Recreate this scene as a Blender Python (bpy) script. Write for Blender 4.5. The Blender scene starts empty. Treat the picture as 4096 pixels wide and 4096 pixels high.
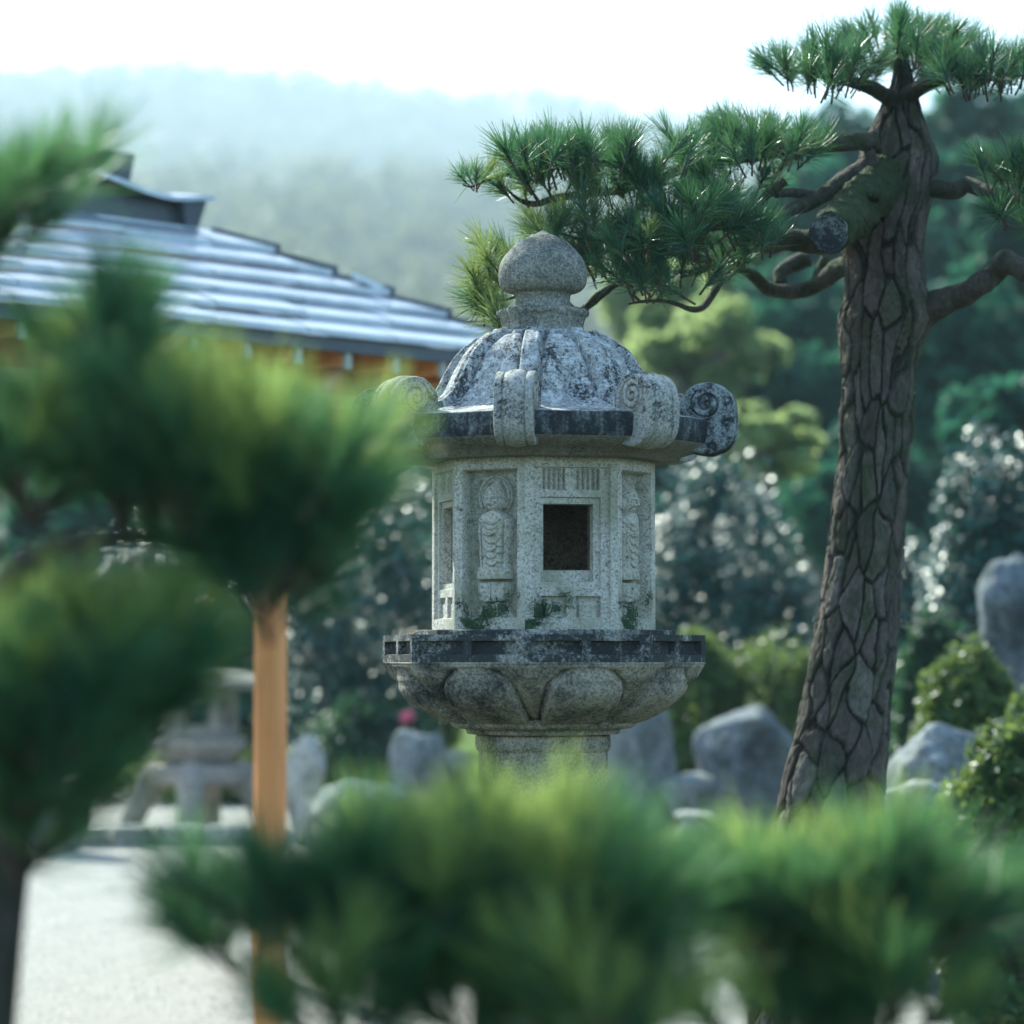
import bpy, math, random
import numpy as np
from mathutils import Vector, Matrix, noise as mnoise
PI = math.pi
R = math.radians
rng = np.random.default_rng(7)
random.seed(7)

# ------------------------------------------------------------------ camera, world, sun, exposure
scene = bpy.context.scene
FPX = 12000.0            # focal length in photo pixels (4096 wide)
PITCH = math.atan(582.0 / FPX)
EYE = 1.45
cam_d = bpy.data.cameras.new('camera')
cam = bpy.data.objects.new('camera', cam_d)
scene.collection.objects.link(cam)
cam.location = (0, 0, EYE)
cam.rotation_euler = (PI / 2 + PITCH, 0, 0)
cam_d.sensor_width = 36
cam_d.lens = 36 * FPX / 4096
cam_d.clip_start = 0.1
cam_d.clip_end = 4000
cam_d.dof.use_dof = True
cam_d.dof.focus_distance = 6.62
cam_d.dof.aperture_fstop = cam_d.lens / 40.0
scene.camera = cam

SUN_AZ, SUN_EL = R(-32), R(40)
world = bpy.data.worlds.new('World')
scene.world = world
world.use_nodes = True
wn = world.node_tree.nodes
wl = world.node_tree.links
bg = wn['Background']
sky = wn.new('ShaderNodeTexSky')
sky.sky_type = 'NISHITA'
sky.sun_disc = False
sky.sun_elevation = SUN_EL
sky.sun_rotation = SUN_AZ
sky.air_density = 1.0
sky.dust_density = 2.0
sky.ozone_density = 1.0
wl.new(sky.outputs[0], bg.inputs[0])
bg.inputs[1].default_value = 0.15

sun_d = bpy.data.lights.new('sun', 'SUN')
sun_d.energy = 5.0
sun_d.angle = R(0.55)
sun_d.color = (1.0, 0.93, 0.78)
sun = bpy.data.objects.new('sun', sun_d)
scene.collection.objects.link(sun)
sv = Vector((math.sin(SUN_AZ) * math.cos(SUN_EL), math.cos(SUN_AZ) * math.cos(SUN_EL), math.sin(SUN_EL)))
sun.rotation_euler = sv.to_track_quat('Z', 'Y').to_euler()
sun.location = (-3, 4, 8)

vs = scene.view_settings
vs.view_transform = 'Standard'
vs.look = 'None'
vs.exposure = 1.35
vs.use_white_balance = True
vs.white_balance_temperature = 5900
vs.white_balance_tint = 0
vs.gamma = 1.0
vs.use_curve_mapping = False
cy = scene.cycles
cy.use_denoising = True
cy.max_bounces = 7
cy.diffuse_bounces = 3
cy.glossy_bounces = 2
cy.transmission_bounces = 4
cy.transparent_max_bounces = 4
cy.volume_bounces = 0
cy.sample_clamp_indirect = 6
cy.caustics_reflective = False
cy.caustics_refractive = False

col = scene.collection


def P(px, py, d):
    """photo pixel (4096 frame) at ground distance d -> world point"""
    a = (px - 2048) / FPX
    b = (2048 - py) / FPX
    cp, sp = math.cos(PITCH), math.sin(PITCH)
    t = d / (cp - b * sp)
    return np.array([a * t, d, EYE + t * (sp + b * cp)])


def ground(x, y):
    """height of the garden ground"""
    t = np.clip((np.asarray(y, float) - 7.5) / 8.5, 0, 1)
    g = 0.5 * t * t * (3 - 2 * t)
    g = g + np.clip((np.asarray(y, float) - 34) / 40, 0, 1) * 2.0
    return g


# ------------------------------------------------------------------ object helpers
def tag(o, label=None, cat=None, group=None, kind=None):
    if label: o['label'] = label
    if cat: o['category'] = cat
    if group: o['group'] = group
    if kind: o['kind'] = kind
    return o


def empty(name, loc, label=None, cat=None, group=None):
    o = bpy.data.objects.new(name, None)
    o.empty_display_size = 0.1
    col.objects.link(o)
    o.location = loc
    return tag(o, label, cat, group)


def mesh_np(name, V, F, mats, parent=None, smooth=True, midx=None, sharp=None, local=False, attr=None):
    """link one mesh object; V are world coordinates unless local"""
    V = np.asarray(V, float)
    if parent is not None and not local:
        V = V - np.array(parent_loc(parent))
    me = bpy.data.meshes.new(name)
    if isinstance(F, np.ndarray):
        n, k = F.shape
        me.vertices.add(len(V))
        me.vertices.foreach_set('co', V.astype(np.float32).ravel())
        me.loops.add(n * k)
        me.loops.foreach_set('vertex_index', F.astype(np.int32).ravel())
        me.polygons.add(n)
        me.polygons.foreach_set('loop_start', np.arange(0, n * k, k, dtype=np.int32))
        me.update(calc_edges=True)
    else:
        me.from_pydata([tuple(v) for v in V], [], F)
        me.update()
        n = len(me.polygons)
    me.polygons.foreach_set('use_smooth', np.full(n, smooth))
    if midx is not None:
        me.polygons.foreach_set('material_index', np.asarray(midx, np.int32))
    if attr is not None:
        for k_, arr in attr.items():
            a = me.color_attributes.new(k_, 'FLOAT_COLOR', 'POINT')
            a.data.foreach_set('color', np.asarray(arr, np.float32).ravel())
    me.validate()
    for m in (mats if isinstance(mats, (list, tuple)) else [mats]):
        me.materials.append(m)
    if sharp: me.set_sharp_from_angle(angle=R(sharp))
    o = bpy.data.objects.new(name, me)
    col.objects.link(o)
    if parent is not None: o.parent = parent
    return o


def parent_loc(p):
    v = Vector(p.location)
    while p.parent is not None:
        p = p.parent
        v = v + p.location
    return v


def copy_obj(o, parent=None):
    c = o.copy()
    col.objects.link(c)
    if parent is not None: c.parent = parent
    return c


def join(parts):
    """join list of (V,F) with the same face size"""
    Vs, Fs, n = [], [], 0
    for V, F in parts:
        Vs.append(np.asarray(V, float)); Fs.append(np.asarray(F) + n); n += len(V)
    return np.concatenate(Vs), np.concatenate(Fs)


def box(c, h, rot=None, taper=1.0):
    """box as (V,F): centre, half sizes, 3x3 rotation, top taper"""
    V = np.array([[x, y, z] for z in (-1, 1) for y in (-1, 1) for x in (-1, 1)], float)
    V[V[:, 2] > 0, :2] *= taper
    V = V * np.array(h)
    if rot is not None: V = V @ np.array(rot).T
    F = np.array([[0, 2, 3, 1], [4, 5, 7, 6], [0, 1, 5, 4], [1, 3, 7, 5], [3, 2, 6, 7], [2, 0, 4, 6]])
    return V + np.array(c), F


def rotz(a):
    return np.array([[math.cos(a), -math.sin(a), 0], [math.sin(a), math.cos(a), 0], [0, 0, 1]])


def bevel(o, w, seg=2, ang=30):
    m = o.modifiers.new('bevel', 'BEVEL'); m.width = w; m.segments = seg; m.limit_method = 'ANGLE'; m.angle_limit = R(ang)
    return o


def grid_faces(nu, nv, wrap_u=False):
    """faces of a grid with vertex index = v*nu + u"""
    us = np.arange(nu if wrap_u else nu - 1)
    vv = np.arange(nv - 1)
    U, Vv = np.meshgrid(us, vv)
    U = U.ravel(); Vv = Vv.ravel()
    U1 = (U + 1) % nu
    return np.stack([Vv * nu + U, Vv * nu + U1, (Vv + 1) * nu + U1, (Vv + 1) * nu + U], 1)


def catmull(pts, n):
    pts = np.asarray(pts, float)
    if len(pts) < 3:
        t = np.linspace(0, 1, n)[:, None]
        return pts[0] * (1 - t) + pts[-1] * t
    p = np.vstack([2 * pts[0] - pts[1], pts, 2 * pts[-1] - pts[-2]])
    L = len(pts) - 1
    out = []
    for s in np.linspace(0, L - 1e-6, n):
        i = int(s); t = s - i
        a, b, c, d = p[i], p[i + 1], p[i + 2], p[i + 3]
        out.append(0.5 * ((2 * b) + (c - a) * t + (2 * a - 5 * b + 4 * c - d) * t * t + (3 * b - a - 3 * c + d) * t ** 3))
    return np.array(out)


def tube(pts, rad, sides=12, seg=8, rough=0.0, freq=20, cap=True):
    """smooth tube along pts (world) with radii; returns (V,F quads)"""
    n = max(3, (len(pts) - 1) * seg + 1)
    C = catmull(pts, n)
    r = catmull(np.array([[x, 0, 0] for x in rad]), n)[:, 0]
    T = np.gradient(C, axis=0)
    T /= np.linalg.norm(T, axis=1)[:, None] + 1e-9
    up = np.array([0.0, 0.0, 1.0])
    if abs(T[0] @ up) > 0.9: up = np.array([1.0, 0, 0])
    V = []
    B = np.cross(T[0], up); B /= np.linalg.norm(B)
    ang = np.arange(sides) * 2 * PI / sides
    for i in range(n):
        B = B - T[i] * (B @ T[i]); B /= np.linalg.norm(B) + 1e-9
        N = np.cross(B, T[i])
        rr = np.full(sides, max(r[i], 1e-4))
        if rough:
            for k in range(sides):
                q = C[i] + (B * math.cos(ang[k]) + N * math.sin(ang[k])) * r[i]
                rr[k] *= 1 + rough * (mnoise.noise(Vector(q) * freq) + 0.6 * mnoise.noise(Vector(q) * freq * 2.7))
        V.append(C[i] + (np.cos(ang)[:, None] * B + np.sin(ang)[:, None] * N) * rr[:, None])
    V = np.concatenate(V)
    F = grid_faces(sides, n, True)
    if cap:
        # close the ends with a fan of quads (degenerate centre)
        c0 = len(V); V = np.vstack([V, C[0], C[-1]])
        k = np.arange(0, sides, 2)
        f0 = np.stack([np.full(len(k), c0), (k + 2) % sides, (k + 1) % sides, k], 1)
        o = (n - 1) * sides
        f1 = np.stack([np.full(len(k), c0 + 1), o + k, o + (k + 1) % sides, o + (k + 2) % sides], 1)
        F = np.vstack([F, f0, f1])
    return V, F


def lathe(prof, n=64, c=(0, 0, 0), fn=None):
    """prof [(r,z)] top to bottom; fn(az array, i)-> radius multiplier"""
    az = np.arange(n) * 2 * PI / n
    V = []
    for i, (r, z) in enumerate(prof):
        k = np.ones(n) if fn is None else fn(az, i)
        V.append(np.stack([np.sin(az) * r * k, -np.cos(az) * r * k, np.full(n, z)], 1))
    V = np.concatenate(V) + np.array(c)
    return V, grid_faces(n, len(prof), True)[:, ::-1]


def smooth_prof(prof, n):
    return catmull(np.array([[a, b, 0] for a, b in prof]), n)[:, :2]


def fbm(p, o=4):
    return sum(mnoise.noise(Vector(p) * 2 ** k) / 2 ** k for k in range(o))


def smst(a, b, x):
    t = np.clip((x - a) / (b - a), 0, 1)
    return t * t * (3 - 2 * t)


# ------------------------------------------------------------------ materials
class NT:
    def __init__(s, name):
        s.m = bpy.data.materials.new(name); s.m.use_nodes = True
        s.t = s.m.node_tree; s.n = s.t.nodes; s.l = s.t.links
        s.b = s.n['Principled BSDF']; s.out = s.n['Material Output']

    def new(s, k, **kw):
        nd = s.n.new(k)
        for a, v in kw.items(): setattr(nd, a, v)
        return nd

    def link(s, a, b): s.l.new(a, b)

    def coord(s, scale=(1, 1, 1), which='Object'):
        tc = s.new('ShaderNodeTexCoord')
        mp = s.new('ShaderNodeMapping'); mp.inputs['Scale'].default_value = scale
        s.link(tc.outputs[which], mp.inputs[0])
        return mp.outputs[0]

    def noise(s, co, scale, detail=4, rough=0.55, dist=0.0):
        nd = s.new('ShaderNodeTexNoise')
        nd.inputs['Scale'].default_value = scale; nd.inputs['Detail'].default_value = detail
        nd.inputs['Roughness'].default_value = rough; nd.inputs['Distortion'].default_value = dist
        if co is not None: s.link(co, nd.inputs['Vector'])
        return nd.outputs[0]

    def ramp(s, fac, stops, mode='LINEAR'):
        nd = s.new('ShaderNodeValToRGB'); nd.color_ramp.interpolation = mode
        e = nd.color_ramp.elements
        while len(e) < len(stops): e.new(0.5)
        for i, (p, c) in enumerate(stops):
            e[i].position = p
            e[i].color = (*c, 1) if isinstance(c, (tuple, list)) else (c, c, c, 1)
        s.link(fac, nd.inputs[0])
        return nd.outputs[0]

    def mix(s, f, a, b, mode='MIX'):
        nd = s.new('ShaderNodeMix', data_type='RGBA', blend_type=mode)
        for v, i in ((f, 0), (a, 6), (b, 7)):
            if isinstance(v, (int, float)): nd.inputs[i].default_value = v
            elif isinstance(v, tuple): nd.inputs[i].default_value = (*v, 1)
            else: s.link(v, nd.inputs[i])
        return nd.outputs[2]

    def math(s, op, a, b=0.0):
        nd = s.new('ShaderNodeMath', operation=op)
        for v, i in ((a, 0), (b, 1)):
            if isinstance(v, (int, float)): nd.inputs[i].default_value = v
            else: s.link(v, nd.inputs[i])
        return nd.outputs[0]

    def bump(s, h, strength=0.5, dist=0.01):
        nd = s.new('ShaderNodeBump'); nd.inputs['Strength'].default_value = strength
        nd.inputs['Distance'].default_value = dist
        s.link(h, nd.inputs['Height']); s.link(nd.outputs[0], s.b.inputs['Normal'])

    def base(s, c, rough=0.8, spec=0.3):
        if isinstance(c, tuple): s.b.inputs['Base Color'].default_value = (*c, 1)
        else: s.link(c, s.b.inputs['Base Color'])
        s.b.inputs['Roughness'].default_value = rough
        s.b.inputs['Specular IOR Level'].default_value = spec
        return s.m


def granite(name, light=(.42, .45, .42), mid=(.25, .28, .26), dark=(.05, .06, .06), grain=250,
            stain=0.45, stain_c=(.02, .026, .03), stain_scale=9, stretch=1.0, width=.08,
            lichen=None, lichen_th=.55, lichen_scale=30, moss=None, moss_th=.6, moss_scale=14, spots=(), speck=.5, algae_shade=False, bscale=(260, 45), bump=.5, tint=(.22, .24, .17), tint_f=.35):
    t = NT(name)
    co = t.coord()
    vo = t.new('ShaderNodeTexVoronoi'); vo.inputs['Scale'].default_value = grain; t.link(co, vo.inputs['Vector'])
    sep = t.new('ShaderNodeSeparateColor'); t.link(vo.outputs['Color'], sep.inputs[0])
    dk = tuple(.7 * a + .3 * b for a, b in zip(dark, mid))
    base = t.ramp(sep.outputs[0], [(0, dk), (.1, dk), (.16, mid), (.45, mid), (.65, light), (1, light)])
    fine = t.noise(co, grain * 2.2, 2, .7)
    base = t.mix(.35, base, t.ramp(fine, [(.35, tuple(x * .5 for x in mid)), (.65, tuple(min(1, x * 1.15) for x in light))]))
    big = t.noise(co, 6.5, 5)
    base = t.mix(t.math('MULTIPLY', t.ramp(big, [(.42, 0.0), (.66, 1.0)]), tint_f), base, tint)
    if lichen:
        ln = t.noise(co, lichen_scale, 8, .75)
        base = t.mix(t.ramp(ln, [(lichen_th - .03, 0.0), (lichen_th + .04, 1.0)]), base, lichen)
    if stain > 0:
        cs = t.coord((stretch, stretch, 1))
        sn = t.noise(cs, stain_scale, 9, .68)
        sp = t.noise(co, 120, 3, .8)
        sm = t.math('ADD', sn, t.math('MULTIPLY', t.math('SUBTRACT', sp, .5), speck))
        th = 1 - stain
        base = t.mix(t.math('MULTIPLY', t.ramp(sm, [(th - width, 0.0), (th + width, 1.0)]), .93), base, stain_c)
    if moss:
        mn = t.noise(co, moss_scale, 8, .75)
        base = t.mix(t.ramp(mn, [(moss_th, 0.0), (moss_th + .07, .85)]), base, moss)
    for (x, y, z, r) in spots:
        sub = t.new('ShaderNodeVectorMath', operation='DISTANCE')
        t.link(co, sub.inputs[0]); sub.inputs[1].default_value = (x, y, z)
        mn = t.noise(co, 45, 10, .85, 1.6)
        v = t.math('SUBTRACT', t.math('MULTIPLY', mn, 3.4), t.math('ADD', .95, t.math('DIVIDE', sub.outputs['Value'], r)))
        mc = t.ramp(t.noise(co, 210, 2), [(.35, (.004, .018, .008)), (.7, (.03, .085, .025))])
        base = t.mix(t.ramp(v, [(.02, 0.0), (.3, .92)]), base, mc)
    if algae_shade:  # algae green with relief shade painted in, so the figure stands out
        at = t.new('ShaderNodeAttribute'); at.attribute_name = 'algae_shade'
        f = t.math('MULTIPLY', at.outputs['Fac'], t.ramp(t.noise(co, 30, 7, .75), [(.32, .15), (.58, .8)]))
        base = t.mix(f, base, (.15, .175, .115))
    hb = t.math('ADD', t.math('MULTIPLY', t.noise(co, bscale[0], 4, .8), .7), t.math('MULTIPLY', t.noise(co, bscale[1], 5, .7), 1.4))
    t.bump(hb, bump, .006)
    return t.base(base, .88, .25)


def leafmat(name, c1, c2, rough=.35, spec=.5, trans=.35, tc=None, vscale=1.2, dull=None, brown=None):
    t = NT(name)
    geo = t.new('ShaderNodeNewGeometry')
    colr = t.mix(geo.outputs['Random Per Island'], c1, c2)
    n = t.noise(t.coord(which='Object'), vscale, 3)
    colr = t.mix(t.ramp(n, [(.35, 0.0), (.65, .6)]), colr, tuple(x * .6 for x in c1))
    if brown:
        colr = t.mix(t.ramp(geo.outputs['Random Per Island'], [(brown, 0.0), (brown + .005, 1.0)]), colr, (.25, .12, .04))
    t.base(colr, rough, spec)
    if dull:
        wn_ = t.new('ShaderNodeTexWhiteNoise', noise_dimensions='1D'); t.link(geo.outputs['Random Per Island'], wn_.inputs['W'])
        t.link(t.ramp(wn_.outputs['Value'], [(dull[0], dull[1]), (dull[0] + .02, rough)]), t.b.inputs['Roughness'])
        t.link(t.ramp(wn_.outputs['Value'], [(dull[0], .2), (dull[0] + .02, spec)]), t.b.inputs['Specular IOR Level'])
    tr = t.new('ShaderNodeBsdfTranslucent')
    tc = tc or tuple(min(1, x * 2.2) for x in c2)
    t.link(t.mix(.6, colr, tc), tr.inputs[0])
    ms = t.new('ShaderNodeMixShader'); ms.inputs[0].default_value = trans
    t.link(t.b.outputs[0], ms.inputs[1]); t.link(tr.outputs[0], ms.inputs[2])
    t.link(ms.outputs[0], t.out.inputs[0])
    return t.m


def simple(name, c1, c2, scale=8, rough=.7, spec=.3, bump=.3, stretch=(1, 1, 1), metal=0.0, bscale=None):
    t = NT(name)
    co = t.coord(stretch)
    n = t.noise(co, scale, 6, .65)
    c = t.ramp(n, [(.35, c1), (.65, c2)])
    if bump: t.bump(t.noise(co, bscale or scale * 4, 5, .7), bump, .006)
    t.b.inputs['Metallic'].default_value = metal
    return t.base(c, rough, spec)

S = 1 / 1800.0        # lantern pixel -> metre
M = {}
M['roof_stone'] = granite('lichen_grey_granite', light=(.52, .53, .51), mid=(.33, .34, .33), lichen=(.64, .66, .64), lichen_th=.53, lichen_scale=48,
                          stain=.43, stain_scale=8, width=.07, stretch=2.2, tint=(.2, .2, .22), bump=.7, speck=.9)
M['scroll_stone'] = granite('scroll_granite', light=(.58, .57, .51), mid=(.37, .37, .33), stain=.42, stain_scale=14, width=.05, bump=.7)
M['scroll_dark'] = granite('dark_scroll_granite', light=(.42, .46, .46), mid=(.24, .27, .27), stain=.49, stain_scale=26, width=.07, bump=.7)
M['black_stone'] = granite('blackened_granite', light=(.3, .34, .34), mid=(.12, .14, .15), stain=.585, stain_scale=14, width=.12, stretch=2.6, bump=.7)
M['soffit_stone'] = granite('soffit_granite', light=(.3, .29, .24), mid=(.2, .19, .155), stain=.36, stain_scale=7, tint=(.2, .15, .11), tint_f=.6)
M['finial_stone'] = granite('finial_granite', light=(.42, .42, .36), mid=(.21, .22, .18), stain=.465, stain_scale=5, width=.12, moss=(.07, .12, .05), moss_th=.56, moss_scale=6)
CH = dict(light=(.72, .69, .6), mid=(.47, .455, .385), dark=(.06, .07, .075), stain=.33, stain_scale=10,
                             width=.05, tint=(.3, .31, .2), tint_f=.7,
                             spots=[(-.036, -.235, 1.512, .045), (-.008, -.23, 1.546, .042), (.028, -.23, 1.556, .034), (.05, -.235, 1.575, .04), (-.055, -.235, 1.53, .03), ])
M['chamber_stone'] = granite('pale_granite', **CH)
M['figure_stone'] = granite('pale_carved_granite', algae_shade=True, **CH)
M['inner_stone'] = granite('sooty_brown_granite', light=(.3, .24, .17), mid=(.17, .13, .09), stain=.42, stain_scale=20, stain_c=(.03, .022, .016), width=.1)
M['platform_stone'] = granite('weathered_platform_granite', light=(.5, .5, .46), mid=(.27, .28, .26), stain=.56, stain_scale=9, width=.07, bump=.7)
M['bowl_stone'] = granite('tan_bowl_granite', light=(.52, .475, .37), mid=(.33, .30, .23), stain=.46, stain_scale=6.5, width=.1, tint=(.16, .16, .12), tint_f=.5, bump=.7)
M['far_stone'] = granite('distant_lantern_stone', light=(.42, .38, .33), mid=(.3, .27, .24), grain=60, stain=.35, stain_scale=4)
M['rock'] = granite('garden_rock', bscale=(70, 11), light=(.26, .29, .3), mid=(.15, .18, .19), grain=50, stain=.42, stain_scale=2.2, stain_c=(.04, .055, .06), lichen=(.4, .44, .44), lichen_th=.62, lichen_scale=5, stretch=2, moss=(.05, .09, .03), moss_th=.62, moss_scale=2.5, bump=1.0)
M['pale_rock'] = granite('pale_garden_rock', bscale=(70, 11), light=(.5, .5, .46), mid=(.36, .37, .35), grain=50, stain=.36, stain_scale=3, bump=.9)
M['dark_rock'] = granite('dark_garden_rock', bscale=(70, 11), light=(.2, .23, .25), mid=(.1, .13, .15), grain=50, stain=.45, stain_scale=2.5, bump=.9)

# ------------------------------------------------------------------ ground, hill
def build_setting():
    # ground sheet
    ys = np.concatenate([np.linspace(-6, 6, 6), np.linspace(7, 20, 40), np.linspace(21, 60, 20), np.array([75, 90, 120, 200, 400, 850, 1830])])
    xs = np.concatenate([np.array([-590, -80, -30]), np.linspace(-15, 15, 41), np.array([30, 80, 590])])
    X, Y = np.meshgrid(xs, ys)
    Z = ground(X, Y)
    V = np.stack([X.ravel(), Y.ravel(), Z.ravel()], 1)
    t = NT('mossy_soil')
    co = t.coord()
    c = t.ramp(t.noise(co, 2.2, 7, .7), [(.35, (.035, .05, .02)), (.6, (.07, .075, .04)), (.75, (.12, .1, .07))])
    t.bump(t.noise(co, 50, 4, .8), 1.0, .02)
    gm = t.base(c, .95, .1)
    o = mesh_np('ground', V, grid_faces(len(xs), len(ys)), gm)
    tag(o, 'mossy earth ground of the garden', kind='structure')
    t = NT('raked_gravel')
    co = t.coord()
    vo = t.new('ShaderNodeTexVoronoi'); vo.inputs['Scale'].default_value = 70; t.link(co, vo.inputs['Vector'])
    c = t.ramp(vo.outputs['Distance'], [(0, (.56, .54, .49)), (.5, (.44, .43, .39)), (.9, (.2, .2, .19))])
    c = t.mix(t.ramp(t.noise(co, 1.3, 5), [(.4, 0.0), (.7, .5)]), c, (.42, .42, .38))
    t.bump(t.math('ADD', vo.outputs['Distance'], t.math('MULTIPLY', t.noise(co, 3.5, 5), 3.0)), .9, .02)
    gv = t.base(c, .9, .2)
    ys = np.linspace(9.3, 22.4, 60); n = 34
    V = []
    for y in ys:
        e0 = -4.4 + .3 * math.sin(y * 1.3); e1 = 2.9 + .35 * math.sin(y * .9 + 1) + .2 * math.sin(y * 2.6)
        for x in np.linspace(e0, e1, n):
            yy = y + (.25 * math.sin(x * 1.7) if y == ys[0] else 0)
            V.append([x, yy, float(ground(x, yy)) + .006])
    o = mesh_np('gravel_court', np.array(V), grid_faces(n, len(ys)), gv)
    tag(o, 'pale sunlit gravel court', kind='structure')
    # lawn beyond
    t = NT('lawn_green')
    co = t.coord()
    c = t.ramp(t.noise(co, 3.0, 6, .7), [(.35, (.05, .13, .02)), (.65, (.22, .3, .06))])
    t.bump(t.noise(co, 60, 3, .8), 1.0, .03)
    lm = t.base(c, .9, .1)
    ys = np.linspace(22.4, 44, 18); n = 30
    V = []
    for y in ys:
        for x in np.linspace(-9, 9, n):
            yy = y + (0.9 * math.sin(x * .9) + .4 * math.sin(2.3 * x + 1) if y < 23 else 0)
            V.append([x, yy, float(ground(x, yy)) + .012])
    o = mesh_np('lawn', np.array(V), grid_faces(n, len(ys)), lm)
    tag(o, 'short sunlit lawn behind the shrubs', kind='structure')


build_setting()


def leaf_cloud(C, size, aniso=1.0, nb=None, nr=.5, jitter=.35):
    """leaf shaped quads at centres C; nb biases the leaf normals. returns V,F"""
    n = len(C)
    N = rng.normal(size=(n, 3))
    if nb is not None: N = N * nr + np.array(nb)
    N /= np.linalg.norm(N, axis=1)[:, None]
    d = np.cross(N, rng.normal(size=(n, 3))); d /= np.linalg.norm(d, axis=1)[:, None] + 1e-9
    w = np.cross(N, d)
    L = (size * (1 + jitter * rng.uniform(-1, 1, n)))[:, None]
    a = d * L * .5; b = w * L * .27 * aniso
    V = np.stack([C - a, C + b + N * L * .05, C + a, C - b + N * L * .05], 1).reshape(-1, 3)
    return V, np.arange(n * 4).reshape(n, 4)


def ball_pts(n, r_in=.6):
    d = rng.normal(size=(n, 3)); d /= np.linalg.norm(d, axis=1)[:, None]
    r = (r_in ** 3 + (1 - r_in ** 3) * rng.uniform(0, 1, n)) ** (1 / 3)
    return d * r[:, None]


def clumped(c, h, nclump, nleaf, spread, r_in=.45):
    """leaf centres gathered in clumps over an ellipsoid c with half sizes h"""
    K = ball_pts(nclump, r_in) * np.array(h) + np.array(c)
    w = spread * np.array(h) * (.6 + .8 * rng.uniform(0, 1, (nclump, 1)))
    out = []
    per = nleaf // nclump
    for k in range(nclump):
        out.append(K[k] + ball_pts(per, .3) * w[k])
    return np.concatenate(out), K


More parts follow.
